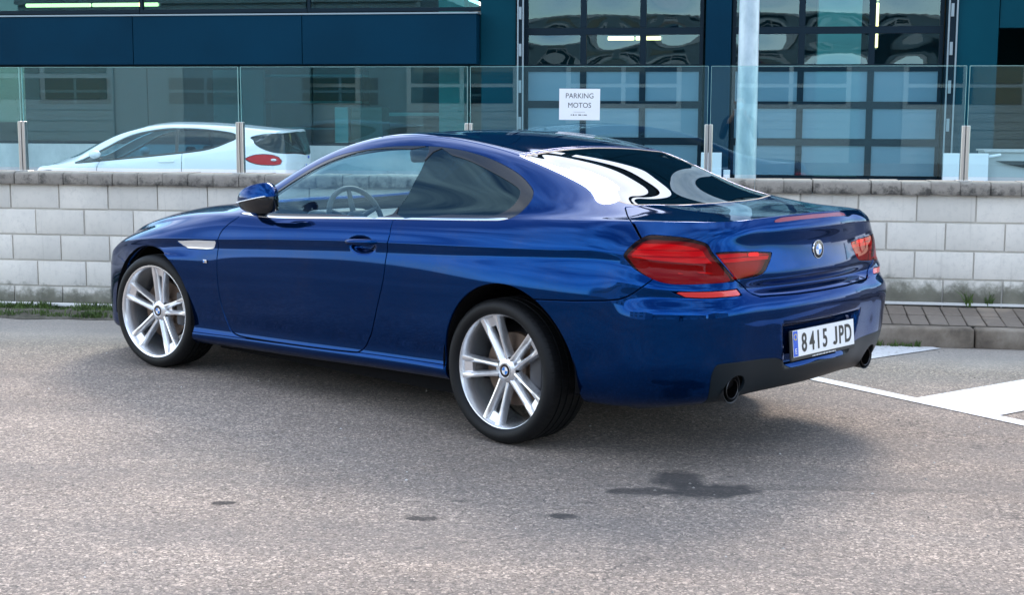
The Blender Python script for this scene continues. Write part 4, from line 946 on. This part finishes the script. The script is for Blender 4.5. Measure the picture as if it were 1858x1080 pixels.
# ---- wheels
def tyre_mesh(w, R=.340):
    h = w/2; pr = [(.268, h-.022), (.274, h-.010), (.284, h-.004), (.300, h+.001), (.316, h-.003), (.328, h-.012), (.335, h-.024)]
    t = []; edge = h-.030; gr = [edge*.62, edge*.22, -edge*.22, -edge*.62]; prev = edge
    for g in gr: t += [(R-.0006*(abs(prev)/edge)**2-.001, prev), (R, g+.0055), (R-.007, g+.0045), (R-.007, g-.0045), (R, g-.0055)]; prev = g-.02
    t += [(R-.0016, -edge)]
    pr = pr+t+[(a, -b) for a, b in reversed(pr)]
    return MB().lathe(pr, 'Y', 96).mesh('tyre', 40)
def wheel_mesh():
    b = MB()
    lip = [(.283, .112), (.2835, .116), (.281, .119), (.276, .1195), (.266, .114), (.262, .106), (.257, .092), (.251, .06), (.249, .0), (.252, -.06), (.262, -.10), (.28, -.115)]
    b.lathe(lip, 'Y', 96)
    hub = [(.001, .080), (.034, .080), (.037, .083), (.048, .0795), (.058, .074), (.064, .060), (.066, .03), (.066, .01), (.001, .01)]
    b.lathe(hub, 'Y', 48)
    for k in range(5):
        a0 = 2*math.pi*k/5
        for sgn in (1, -1):
            n = 9; rings = []; bm = bmesh.new()
            for i in range(n):
                t = i/(n-1); r = .050+t*.216
                off = sgn*(.0185+.0245*t**1.1); wd = .0165-.0045*math.sin(math.pi*min(1, t*1.15))*.6+.0015*t**3
                top = .079+.010*math.sin(t*math.pi)*.4+.028*t**1.6; dep = .050-.012*t
                inner = top-(.012 if t < .55 else .012-.010*(t-.55)/.45)
                sec = [(off+sgn*wd*1.06, top-dep), (off+sgn*wd, top-.012), (off+sgn*wd*.66, top-.001), (off+sgn*wd*.1, top), (off-sgn*wd*.55, inner+.002), (off-sgn*wd*.95, inner-.010), (off-sgn*wd*1.06, top-dep)]
                rings.append([bm.verts.new((r*math.cos(a0)-s_*math.sin(a0), h_, r*math.sin(a0)+s_*math.cos(a0))) for s_, h_ in sec])
            for i in range(n-1):
                A, B = rings[i], rings[i+1]
                for j in range(len(A)): bm.faces.new((A[j], A[(j+1) % len(A)], B[(j+1) % len(A)], B[j]))
            bmesh.ops.recalc_face_normals(bm, faces=bm.faces); b._add(bm)
        # web between the two spokes near the hub and near the rim
        bm = bmesh.new()
        for r0, r1, w0, w1, h0, h1 in ((.045, .088, .019, .016, .058, .050), (.215, .256, .026, .034, .080, .092)):
            q = [(r0, -w0, h0), (r1, -w1, h1), (r1, w1, h1), (r0, w0, h0)]
            vv = [[bm.verts.new((r*math.cos(a0)-s_*math.sin(a0), h_-dz, r*math.sin(a0)+s_*math.cos(a0))) for r, s_, h_ in q] for dz in (0, .02)]
            bm.faces.new(vv[0]); bm.faces.new(vv[1][::-1])
            for j in range(4): bm.faces.new((vv[0][j], vv[1][j], vv[1][(j+1) % 4], vv[0][(j+1) % 4]))
        bmesh.ops.recalc_face_normals(bm, faces=bm.faces); b._add(bm)
    return b.mesh('wheel', 32)
me_wheel = wheel_mesh(); me_t = {.255: tyre_mesh(.255), .280: tyre_mesh(.280)}
me_disc = MB().lathe([(.09, .052), (.172, .052), (.174, .05), (.174, .024), (.172, .022), (.09, .022)], 'Y', 64, closed=True).lathe([(.001, .07), (.085, .07), (.09, .06), (.09, .03)], 'Y', 48).mesh('brake_disc', 40)
me_cal = MB().box((0, .04, 0), (.075, .085, .20), bevel=.015, seg=2).mesh('brake_caliper', 40)
me_lug = MB().lathe([(.001, .0835), (.0095, .0835), (.011, .080), (.011, .066)], 'Y', 12).mesh('lug_hole', 40)
me_capr = roundel(.033)
def wheel(loc, rz, spin, tw, camber=0):
    w = link('wheel', me_wheel, M['alloy'], car); w.location = loc; w.rotation_euler = (0, spin, rz); w.rotation_mode = 'XYZ'
    # spin about the wheel's own axle first, then steer
    w.rotation_mode = 'QUATERNION'
    w.rotation_quaternion = (Matrix.Rotation(rz, 3, 'Z') @ Matrix.Rotation(spin, 3, 'Y')).to_quaternion()
    t = link('tyre', me_t[tw], M['rubber'], w)
    c = link('centre_cap', me_capr, None, w); c.matrix_local = frame((0, .0815, 0), (1, 0, 0), (0, 0, -1), (0, 1, 0)) @ Matrix.Rotation(-spin, 4, 'Z')
    for k in range(5):
        a = 2*math.pi*(k+0)/5; l = link('lug_hole_plug', me_lug, M['dark'], w); l.location = (.0555*math.cos(a+.628), -.010, .0555*math.sin(a+.628))  # dark plug stands in for the shade inside an open lug hole
    d = link('brake_disc', me_disc, M['disc'], w); d.location = (0, -.035, 0)
    d = link('brake_caliper', me_cal, M['caliper'], w)
    d.matrix_local = Matrix.Rotation(-spin, 4, 'Y') @ Matrix.Translation((-.155 if abs(rz) < 1.5 else .155, -.035, .02))
    return w
ST = .153
wheel((2.855, .80, .340), ST, math.radians(-97), .255); wheel((2.855, -.80, .340), math.pi+ST, math.radians(20), .255)
wheel((0, .770, .340), 0, math.radians(2), .280); wheel((0, -.770, .340), math.pi, math.radians(40), .280)
# ---- boot badge, small script badge, brake light stays in the lid
PB = Vector((-1.1225, 0, .927))
e = link('boot_emblem', roundel(.043), None, car); e.matrix_local = frame(PB, (0, -1, 0), (.06, 0, .998), (-.998, 0, .06))
for i, ch in enumerate('BMW'):
    a = math.radians(90+(38, 0, -38)[i]); l = link('letter', text_mesh(ch, .012, 'letter', extr=.0003), M['chrome'], e)
    l.matrix_local = Matrix.Translation((.0325*math.cos(a), .0325*math.sin(a), .0042)) @ Matrix.Rotation(a-math.pi/2, 4, 'Z')
for sg in (1, -1):
    bd = MB().box((2.298, sg*.914, .682), (.036, .004, .019), bevel=.002).build('fender_badge', M['chrome'], car)
    MB().box((2.306, sg*.9165, .682), (.010, .002, .012)).build('badge_stripe', M['badge_blue'], bd)
# ---- number plate
PL = frame((-1.166, 0, .525), (0, -1, 0), (.09, 0, .996), (-.996, 0, .09))
holder = MB().box((0, -.004, -.006), (.545, .136, .012), bevel=.004).build('plate_holder', M['black_plastic'], car); holder.matrix_local = PL
pl = MB().box((0, .004, .003), (.52, .118, .003), bevel=.0012).build('number_plate', M['plate_white'], car); pl.matrix_local = PL
MB().box((-.24, .004, .0036), (.038, .112, .003)).build('country_band', M['plate_blue'], pl)
def letter_j(h, w, t):
    """capital J standing on the line, as a bent stroke"""
    c = [(w/2-t/2, h/2), (w/2-t/2, -h/2+w*.45)]+[((w/2-t/2)*math.cos(a)+0, -h/2+w*.45+(w*.45-t/2)*math.sin(a)) for a in [-math.pi*q/14 for q in range(1, 13)]]
    b = bmesh.new(); prev = None
    for i, p_ in enumerate(c):
        q0 = Vector(c[max(i-1, 0)]); q1 = Vector(c[min(i+1, len(c)-1)]); d = (q1-q0).normalized(); n = Vector((-d.y, d.x))*t/2
        cur = [b.verts.new((p_[0]+sg*n.x, p_[1]+sg*n.y, z)) for sg in (1, -1) for z in (-.0006, .0006)]
        if prev:
            for x_, y_ in ((0, 1), (1, 3), (3, 2), (2, 0)): b.faces.new((prev[x_], prev[y_], cur[y_], cur[x_]))
        else: b.faces.new((cur[0], cur[2], cur[3], cur[1]))
        prev = cur
    b.faces.new((prev[0], prev[1], prev[3], prev[2])); bmesh.ops.recalc_face_normals(b, faces=b.faces)
    me = bpy.data.meshes.new('character'); b.to_mesh(me); b.free(); return me
for ch, cx in (('8', -.170), ('4', -.106), ('1', -.052), ('5', .004), ('J', .090), ('P', .148), ('D', .207)):
    me = letter_j(.0825, .041, .0150) if ch == 'J' else text_mesh(ch, .115, 'character', sx=.76, extr=.0006, bold=.0022)
    xs_ = [v.co.x for v in me.vertices]; ys_ = [v.co.y for v in me.vertices]
    l = link('character', me, M['plate_ink'], pl); l.location = (cx-(max(xs_)+min(xs_))/2, .004-(max(ys_)+min(ys_))/2, .0055)
l = link('country_letter', text_mesh('E', .034, 'country_letter'), M['plate_white'], pl); l.location = (-.24, -.030, .0056)
for k in range(12):
    a = k*math.pi/6; s_ = MB().cyl((0, 0, 0), (0, 0, .0008), .0026, seg=6).build('star', M['yellow'], pl); s_.location = (-.24+.0125*math.cos(a), .034+.0125*math.sin(a), .0052)
lt = MB()
for k in range(30): lt.box((-.10+k*.0068, -.0655, .0005), (.0045 if k % 4 else .002, .004+.002*(k % 3 == 0), .001))
lt.build('holder_print', M['plate_white'], pl)
pl.children[-1]['kind'] = 'stuff'
# ---- exhausts
for sg in (1, -1):
    MB().lathe([(.040, -.008), (.042, -.010), (.0445, -.008), (.045, .0), (.045, .20), (.040, .20), (.040, -.008)], 'X', 40, (-1.058, sg*.566, .360)).build('exhaust_tip', M['exhaust'], car, 40)
    MB().lathe([(.0405, .05), (.001, .06)], 'X', 24, (-1.058, sg*.566, .360)).build('exhaust_baffle', M['dark'], car, 40)
    MB().lathe([(.0635, -.002), (.060, .0), (.060, .05)], 'X', 40, (-1.062, sg*.566, .362)).build('exhaust_surround', M['black_plastic'], car, 40)
# ---- door handles
for i, sg in enumerate((1, -1)):
    pts = [(1.062-.016*k, sg*(.906+.018*math.sin(min(1, k/3., (15-k)/3.)*math.pi/2)), .876+.0009*k) for k in range(16)]
    MB().tube(pts, [.007]+[.012+.005*math.sin(k/15*math.pi) for k in range(1, 15)]+[.007], 12).build('door_handle', M['paint'], doors[i], 60)
# ---- folded door mirrors
def sq(n, m):
    V = []; F = []
    for i in range(n+1):
        ph = -math.pi/2+math.pi*i/n
        for j in range(m):
            t = 2*math.pi*j/m; f = lambda v, e: math.copysign(abs(v)**e, v)
            V.append((f(math.cos(ph), .46)*f(math.cos(t), .5), f(math.cos(ph), .46)*f(math.sin(t), .6), f(math.sin(ph), .46)))
    for i in range(n):
        for j in range(m): F.append((i*m+j, i*m+(j+1) % m, (i+1)*m+(j+1) % m, (i+1)*m+j))
    return np.array(V), F
for i, sg in enumerate((1, -1)):
    V, F = sq(24, 40); T_ = np.array([t for q in F for t in ((q[0], q[1], q[2]), (q[0], q[2], q[3]))])
    P = V*[.128, .052, .076]
    P[:, 0] *= 1-.22*np.clip(V[:, 2], 0, 1); P[:, 2] += .020*V[:, 0]*(-1)*(V[:, 2] > 0)*V[:, 2]; P[:, 1] += .012*V[:, 0]
    P[:, 2] *= np.where(V[:, 0] > 0, 1-.25*V[:, 0]**2, 1)
    P += [1.725, .958, 1.066]
    N = V/np.array([.128, .052, .076]); N /= np.linalg.norm(N, axis=1, keepdims=True)
    s_ = Skin(np.concatenate([P, N, P[:, :1]], 1), T_)
    if sg < 0: s_ = s_.mirror()
    f = line_f([(1.55, 1.092), (1.62, 1.082), (1.88, 1.034)], s_.x, s_.z)
    cap = s_.keep(f); low = s_.keep(-f)
    housing = link('mirror_housing', low.mesh('mirror_housing', flange=0), M['black_gloss'], car)
    link('mirror_cap', cap.mesh('mirror_cap', offset=.002, flange=.004), M['paint'], housing)
    MB().box((0, 0, 0), (.20, .004, .105), bevel=.03 if False else 0).build('mirror_glass', M['mirror'], housing).location = (1.718, sg*.9055, 1.060)
    st_ = f[:, ] if False else None
    MB().tube([(1.60, sg*1.006, 1.086), (1.66, sg*1.012, 1.077), (1.73, sg*1.014, 1.064), (1.80, sg*1.017, 1.051), (1.85, sg*1.010, 1.041)], .0035, 8).build('indicator_strip', M['bright_lens'], housing, 60)
    MB().tube([(1.88, sg*.835, .985), (1.86, sg*.88, .992), (1.82, sg*.93, 1.012)], [.03, .028, .026], 14).build('mirror_arm', M['black_gloss'], housing, 60)
# ---- interior
def seat(x, y, z=.30, back=.66, w=.5, ang=20, head=True, nm='front_seat'):
    a = math.radians(ang); R_ = Matrix.Rotation(-a, 3, 'Y')
    s_ = MB().box((x+.22, y, z+.10), (.54, w, .20), bevel=.06, seg=3).build(nm, M['leather'], car, 50)
    MB().box((x-.05-math.sin(a)*back/2, y, z+.16+math.cos(a)*back/2), (.16, w*.96, back), R_, bevel=.06, seg=3).build('backrest', M['leather'], s_, 50)
    if head: MB().box((x-.05-math.sin(a)*(back+.10), y, z+.16+math.cos(a)*(back+.09)), (.10, .27, .17), R_, bevel=.045, seg=3).build('headrest', M['leather'], s_, 50)
for y in (.38, -.38): seat(.72, y)
for y in (.36, -.36): seat(-.10, y, .34, .48, .46, 24, False, 'rear_seat')
MB().box((1.98, 0, .80), (.50, 1.36, .26), bevel=.08, seg=3).build('dashboard', M['interior'], car, 50)
MB().box((1.76, .38, .945), (.16, .34, .07), bevel=.03, seg=3).build('instrument_cowl', M['interior'], car, 50)
MB().box((1.2, 0, .44), (1.2, .22, .26), bevel=.03).build('centre_console', M['interior'], car, 50)
MB().box((-.33, 0, 1.00), (.62, 1.02, .03)).build('parcel_shelf', M['interior'], car)
MB().box((.8, 0, .27), (2.6, 1.5, .02)).build('carpet', M['dark'], car)
sw = []
c0 = Vector((1.60, .38, .93)); ax = Vector((-.93, 0, .36)).normalized(); e1 = Vector((0, 1, 0)); e2 = ax.cross(e1)
for k in range(40):
    a = 2*math.pi*k/40; sw.append(c0+.186*(math.cos(a)*e1+math.sin(a)*e2))
wh = MB().tube(sw, .0155, 10, True).build('steering_wheel', M['interior'], car, 60)
h = MB().sph(c0-ax*.01, .062, 3, (.55, 1.1, .9))
for a in (200, 340, 270): d = math.cos(math.radians(a))*e1+math.sin(math.radians(a))*e2; h.cyl(c0+d*.04-ax*.01, c0+d*.18, .017, .012, 10)
h.build('wheel_hub', M['interior'], wh, 60)
MB().box((1.42, 0, 1.285), (.035, .25, .075), Matrix.Rotation(.2, 3, 'Y'), bevel=.015, seg=2).cyl((1.43, 0, 1.31), (1.40, 0, 1.39), .012).build('rear_view_mirror', M['black_plastic'], car, 50)
for y in (.38, -.38): MB().box((1.14, y, 1.352), (.17, .38, .018), Matrix.Rotation(-.12, 3, 'Y'), bevel=.007).build('sun_visor', M['interior'], car, 50)
# ------------------------------------------------------------------ white hatchback parked in the yard
HX = [3.0, 2.7, 2.4, 2.1, 1.7, 1.3, .9, .5, .2, 0, -.2]
def hrow(front, ys, zs, rear):
    ks = [(u,)+f for u, f in zip((-3.9, -3.65, -3.4, -3.2), front)]+[(-x, x, y, z) for x, y, z in zip(HX, ys, zs)]+[(u,)+f for u, f in zip((.36, .50, .75, 1.1), rear)]
    return [(-4.15, front[1][0], -front[1][1], front[1][2])]+ks+[(1.45, rear[2][0], -rear[2][1], rear[2][2])]
def hf(dx, z): return [(3.36+dx, 0, z), (3.34+dx, .28, z), (3.26+dx, .54, z), (3.14+dx, .70, z)]
def hr(x, z, w=1.0, d=.0): return [(-.40+.5*(x+.68), .80*w, z+d), (-.53+.8*(x+.68), .68*w, z+d*.6), (x+.04, .36*w, z), (x, 0, z)]
yw = np.array([.77, .83, .858, .862, .855, .852, .855, .862, .866, .86, .84])
zb = np.array([.835, .88, .905, .93, .965, 1.005, 1.045, 1.095, 1.15, 1.20, 1.26]); yb_ = np.array([.66, .71, .76, .79, .80, .805, .80, .785, .76, .735, .70])
one = np.ones(11)
HLOW = [hrow(hf(-.10, .18), yw-.10, .18*one, hr(-.60, .24, .92)), hrow(hf(-.01, .30), yw-.02, .34*one, hr(-.68, .40)), hrow(hf(0, .48), yw, .58*one, hr(-.70, .60)),
        hrow(hf(-.03, .62), yw-.004, .75*one, hr(-.665, .80)), hrow(hf(-.06, .69), yw-.012, zb*.5+.42, hr(-.665, .95, .97, .0)), hrow(hf(-.11, .73), (yw+yb_)/2+.006, zb-.04, hr(-.655, 1.06, .93, .04)),
        hrow([(3.24, 0, .775), (3.21, .27, .77), (3.13, .50, .765), (3.03, .62, .79)], yb_, zb, [(-.33, .655, 1.315), (-.45, .60, 1.345), (-.53, .33, 1.368), (-.545, 0, 1.376)])]
def hup(keys, front, rear): return [(-3.2,)+front]+[(-x, x, y, z) for x, y, z in keys]+[(.50,)+rear]
HUP = [hup([(2.7, .68, .89), (2.4, .74, .92), (2.1, .775, .955), (1.7, .785, .99), (1.3, .787, 1.03), (.9, .782, 1.07), (.5, .765, 1.125), (.2, .74, 1.18), (0, .715, 1.23), (-.2, .68, 1.285)], (3.05, .58, .80), (-.462, .56, 1.352)),
       hup([(2.7, .58, .915), (2.4, .66, .965), (2.1, .69, 1.08), (1.7, .68, 1.22), (1.3, .675, 1.28), (.9, .672, 1.30), (.5, .67, 1.305), (.2, .66, 1.30), (0, .65, 1.30), (-.2, .635, 1.315)], (3.11, .48, .81), (-.49, .47, 1.36)),
       hup([(2.7, .45, .94), (2.5, .53, .99), (2.2, .575, 1.14), (1.9, .578, 1.275), (1.6, .57, 1.36), (1.3, .56, 1.405), (.9, .555, 1.418), (.5, .555, 1.41), (.2, .555, 1.395), (-.1, .55, 1.37), (-.25, .545, 1.36)], (3.16, .36, .815), (-.515, .38, 1.366)),
       hup([(2.85, .2, .94), (2.7, .22, .985), (2.4, .27, 1.13), (2.1, .29, 1.265), (1.8, .29, 1.37), (1.5, .285, 1.435), (1.15, .28, 1.462), (.7, .28, 1.455), (.2, .28, 1.425), (-.1, .275, 1.398), (-.25, .27, 1.386)], (3.21, .18, .82), (-.535, .19, 1.373)),
       hup([(2.9, 0, .94), (2.75, 0, .985), (2.45, 0, 1.135), (2.15, 0, 1.27), (1.85, 0, 1.378), (1.5, 0, 1.45), (1.15, 0, 1.476), (.7, 0, 1.468), (.2, 0, 1.437), (-.1, 0, 1.408), (-.25, 0, 1.395)], (3.24, 0, .825), (-.545, 0, 1.376))]
hu, HL, huu, HU = skin_build(HLOW, HUP, (-3.9, -3.2, .50, 1.10), [5, 6, 6, 6, 6, 5], [4, 12, 12, 12, 10], .045, .02)
hl = grid_skin(HL, hu); hp = grid_skin(HU, huu)
M['white_paint'] = mat('white_paint', (.78, .82, .85), .3, coat=1.0)
hat = empty('white_hatchback', (-6.70, 19.33, -.10), math.pi+.045, 'white three-door hatchback parked in the yard behind the glass balustrade', 'car')
hl = hl.keep(np.hypot(hl.x-2.49, hl.z-.30)-.345); hl = hl.keep(np.hypot(hl.x, hl.z-.30)-.345)
HW = catmull([(2.48, .90), (1.94, .945), (1.22, 1.015), (.66, 1.08), (.44, 1.13), (.28, 1.195), (.19, 1.235), (.165, 1.27), (.23, 1.33), (.6, 1.378), (.94, 1.393), (1.26, 1.382), (1.68, 1.297), (2.04, 1.125), (2.30, .992)], True, 4)
def hwf(s): return np.maximum(sdf(HW, s.x, s.z), np.interp(s.x, [1.3, 2.2], [.57, .60])-s.y)
ga, hl = hl.split(hwf(hl), .012); gb, hp = hp.split(hwf(hp), .012)
rgz = catmull([(.03, 1.272), (.12, 1.302), (.30, 1.328), (.50, 1.325), (1.3, 1.33), (1.3, 1.03), (.66, 1.045), (.46, 1.05), (.34, 1.068), (.24, 1.11), (.15, 1.17), (.08, 1.235)], True, 2)
rg, hl = hl.split(np.where(hl.u > -.3, sdf(rgz, hl.u, hl.z), 1), .008); rgu, hp = hp.split(np.where((hp.u > -.3) & (hp.y > .3), sdf(rgz, hp.u, hp.z), 1), .008); rg = rg+rgu
tlz = [(-.015, .972), (.06, 1.012), (.14, 1.036), (.24, 1.045), (.34, 1.035), (.41, 1.005), (.455, .95), (.44, .905), (.36, .89), (.22, .898), (.14, .912), (.06, .94)]
tl2, hl = hl.split(sdf(tlz, hl.u, hl.z), .012)
ws2, hp = hp.split(sdf(catmull([(2.82, -.1), (2.80, .2), (2.62, .45), (2.45, .52), (1.9, .53), (1.6, .52), (1.52, .4), (1.48, -.1)], False, 4), hp.x, hp.y), .008)
hd2 = sdf(catmull([(2.05, 1.0), (2.1, .9), (2.12, .6), (2.05, .3), (1.9, .24), (1.1, .24), (.98, .4), (.93, .6), (.90, .85), (.90, 1.06)], False, 4), hl.x, hl.z)
hdoor, hl = hl.split(hd2, .014)
hlt, hl = hl.split(np.where(hl.u < -2.7, sdf(catmull([(-2.78, .80), (-2.9, .795), (-3.3, .72), (-3.45, .68), (-3.3, .655), (-3.0, .70), (-2.8, .77)], True, 4), hl.u, hl.z), 1), .006)
def hc(name, s, m, **kw): return link(name, s.both().mesh(name, **kw), m, hat)
def hs2(name, s, m, par=None, **kw): return link(name, s.mesh(name, **kw), m, par[0] if par else hat), link(name, s.mirror().mesh(name, **kw), m, par[1] if par else hat)
WP = M['white_paint']
hc('body', hl+hp, WP); hdo = hs2('door', hdoor, WP); gl_ = ga+gb; pil, gl_ = gl_.split(np.abs(gl_.x-.98-.10*(gl_.z-1.0))-.022, .0); frm, gl_ = gl_.split(-(sdf(HW, gl_.x, gl_.z)+.022), .0); hs2('window_frame', frm, M['black_plastic'], offset=.0); hs2('window_pillar', pil, M['black_plastic'], offset=-.001, flange=.004); hs2('side_window', gl_, M['glass_hatch'] if 'glass_hatch' in M else glass('hatch_glass', (.22, .45, .52), ior=1.5), offset=-.004, flange=.004)
hc('rear_window', rg, glass('hatch_rear_glass', (.10, .2, .2), ior=1.5), offset=-.003, flange=.004); hc('windscreen', ws2, glass('hatch_screen', (.5, .65, .68)), offset=-.003, flange=.004)
hlm = hs2('tail_lamp', tl2, mat('hatch_lamp', (.50, .006, .010), .3, spec=.2), offset=.004); hs2('headlamp', hlt, mat('hatch_headlamp', (.05, .14, .22), .1, coat=1), offset=.001)
for sg in (1, -1):
    mh = MB().sph((2.10, sg*.93, 1.03), .10, 3, (.75, 1.0, .62)).build('mirror_housing', WP, hat, 60)
    MB().box((2.06, sg*.88, .955), (.08, .10, .05), bevel=.015).build('mirror_foot', M['black_plastic'], mh, 40)
    MB().tube([(1.22, sg*.868, .93), (1.16, sg*.882, .932), (1.06, sg*.882, .936), (1.0, sg*.868, .938)], .012, 8).build('door_handle', WP, hdo[0 if sg > 0 else 1], 60)
    for x in (2.49, 0): 
        w = MB().lathe([(.17, .06), (.19, .07), (.19, -.06), (.001, -.06)], 'Y', 32, (0, 0, 0)).build('wheel', M['alloy_dark'], hat, 40); w.location = (x, sg*.77, .30)
        MB().lathe([(.19, .09), (.25, .10), (.30, .08), (.30, -.08), (.25, -.10), (.19, -.09)], 'Y', 40).build('tyre', M['rubber'], w, 40)
hpl = MB().box((-.692, 0, .845), (.012, .50, .11), bevel=.003).build('number_plate', M['plate_white'], hat)
MB().box((-.6995, .235, .845), (.003, .036, .104)).build('country_band', M['plate_blue'], hpl)
for q_ in range(7): MB().box((-.7, .17-.056*q_-(.02 if q_ > 3 else 0), .845), (.002, .024+.008*(q_ % 3), .064-.01*(q_ % 2))).build('plate_mark', M['plate_ink'], hpl)
MB().sph((-.672, 0, .985), .04, 2, (.2, 1, .55)).build('boot_badge', M['plate_blue'], hat, 60)
MB().tube([(-.615, .05, 1.06), (-.57, .30, 1.10), (-.545, .40, 1.13)], .008, 6).build('wiper', M['black_plastic'], hat)
seatm = M['leather']
for y in (.36, -.36): 
    s_ = MB().box((1.05, y, .62), (.14, .48, .62), Matrix.Rotation(-.25, 3, 'Y'), bevel=.05, seg=2).build('front_seat', seatm, hat, 50); MB().box((.93, y, 1.04), (.09, .26, .18), bevel=.04, seg=2).build('headrest', seatm, s_, 50)
MB().box((2.25, 0, .80), (.5, 1.35, .26), bevel=.06, seg=2).build('dashboard', M['interior'], hat, 50)
MB().box((.9, 0, .28), (3.4, 1.4, .06)).build('floor_pan', M['dark'], hat)
MB().box((.2, 0, .66), (.16, 1.2, .66), Matrix.Rotation(-.25, 3, 'Y'), bevel=.05, seg=2).build('rear_seat', seatm, hat, 50)
for sg in (1, -1): MB().sph((-.385, sg*.788, .965), .045, 2, (1.0, .35, .45)).build('reversing_lamp', M['bright_lens'], hlm[0 if sg > 0 else 1], 60)
# ------------------------------------------------------------------ the photographer, standing behind the camera (only mirrored in the glass)
per = empty('person', (0, -.52, 0), 0, 'person in dark clothes and pale face mask raising a phone beside the car park', 'person')
def skinned(name, pts, edges, rad, m, sub=2):
    me = bpy.data.meshes.new(name); me.from_pydata(pts, edges, []); o = link(name, me, None, per)
    sm = o.modifiers.new('skin', 'SKIN'); sm.use_smooth_shade = True
    lay = me.skin_vertices[0].data if me.skin_vertices else None
    if lay is None:
        bm = bmesh.new(); bm.from_mesh(me); bm.verts.layers.skin.verify(); bm.to_mesh(me); bm.free(); lay = me.skin_vertices[0].data
    for i, r in enumerate(rad): lay[i].radius = (r, r) if isinstance(r, (int, float)) else r
    lay[0].use_root = True
    ss = o.modifiers.new('sub', 'SUBSURF'); ss.levels = sub; ss.render_levels = sub
    dg_ = bpy.context.evaluated_depsgraph_get(); me2 = bpy.data.meshes.new_from_object(o.evaluated_get(dg_)); bpy.data.objects.remove(o)
    me2.name = name; me2.materials.clear(); me2.materials.append(m); me2.shade_smooth()
    return link(name, me2, None, per)
m_skin = mat('skin', (.55, .33, .25), .55); m_cloth = mat('dark_jacket', (.012, .013, .018), .8); m_jean = mat('dark_trousers', (.015, .018, .03), .85); m_mask = mat('face_mask', (.45, .68, .76), .8); m_shoe = mat('shoe', (.02, .02, .02), .6)
# one continuous body: pelvis, spine, neck, head, arms bent up to the phone, legs
P_ = [(0, 0, .96), (0, 0, 1.12), (0, .0, 1.32), (0, .0, 1.45), (0, .02, 1.54), (0, .035, 1.60), (0, .045, 1.68), (0, .04, 1.75)]
E_ = [(i, i+1) for i in range(7)]; R_ = [(.165, .12), (.15, .11), (.175, .115), (.12, .085), (.055, .055), (.068, .075), (.075, .088), (.058, .068)]
for sg in (1, -1):
    i = len(P_); P_ += [(sg*.19, 0, 1.42), (sg*.25, .06, 1.16), (sg*.17, .30, 1.36), (sg*.085, .45, 1.50)]; E_ += [(3, i), (i, i+1), (i+1, i+2), (i+2, i+3)]; R_ += [.062, .05, .040, .028]
    i = len(P_); P_ += [(sg*.10, 0, .88), (sg*.12, .02, .50), (sg*.13, -.01, .10), (sg*.14, .14, .045)]; E_ += [(0, i), (i, i+1), (i+1, i+2), (i+2, i+3)]; R_ += [.10, .068, .045, (.045, .035)]
body = skinned('body', P_, E_, R_, m_cloth)
body.data.materials.append(m_skin); body.data.materials.append(m_jean); body.data.materials.append(m_shoe)
for f in body.data.polygons:
    c = f.center
    f.material_index = 1 if c.z > 1.555 or (c.y > .36 and c.z > 1.3) else (3 if c.z < .09 else (2 if c.z < .93 else 0))
mk = MB().sph((0, .085, 1.635), .062, 3, (1.0, .95, .85)).build('face_mask', m_mask, per, 60)
for sg in (1, -1):
    MB().sph((sg*.078, .03, 1.68), .03, 2, (.35, .7, 1.1)).build('ear', m_skin, per, 60)
    MB().sph((sg*.032, .124, 1.695), .012, 2).build('eye', m_shoe, per, 60)
    h = MB().box((sg*.085, .475, 1.525), (.03, .05, .07), bevel=.012, seg=2).build('palm', m_skin, per, 50)
    for q in range(4): MB().tube([(sg*.086, .478, 1.556-.019*q), (sg*.080, .497, 1.558-.019*q), (sg*.066, .505, 1.558-.019*q), (sg*.056, .503, 1.558-.019*q)], [.009, .0085, .008, .007], 8).build('finger', m_skin, h, 60)
    MB().tube([(sg*.082, .462, 1.51), (sg*.066, .470, 1.500), (sg*.052, .476, 1.505)], [.010, .009, .008], 8).build('thumb', m_skin, h, 60)
ph = MB().box((0, 0, 0), (.15, .008, .073), bevel=.003).build('smartphone', M['black_gloss']); ph.location = (0, -.03, 1.534)
tag(ph, 'black smartphone held up sideways by the person in dark clothes', 'phone')
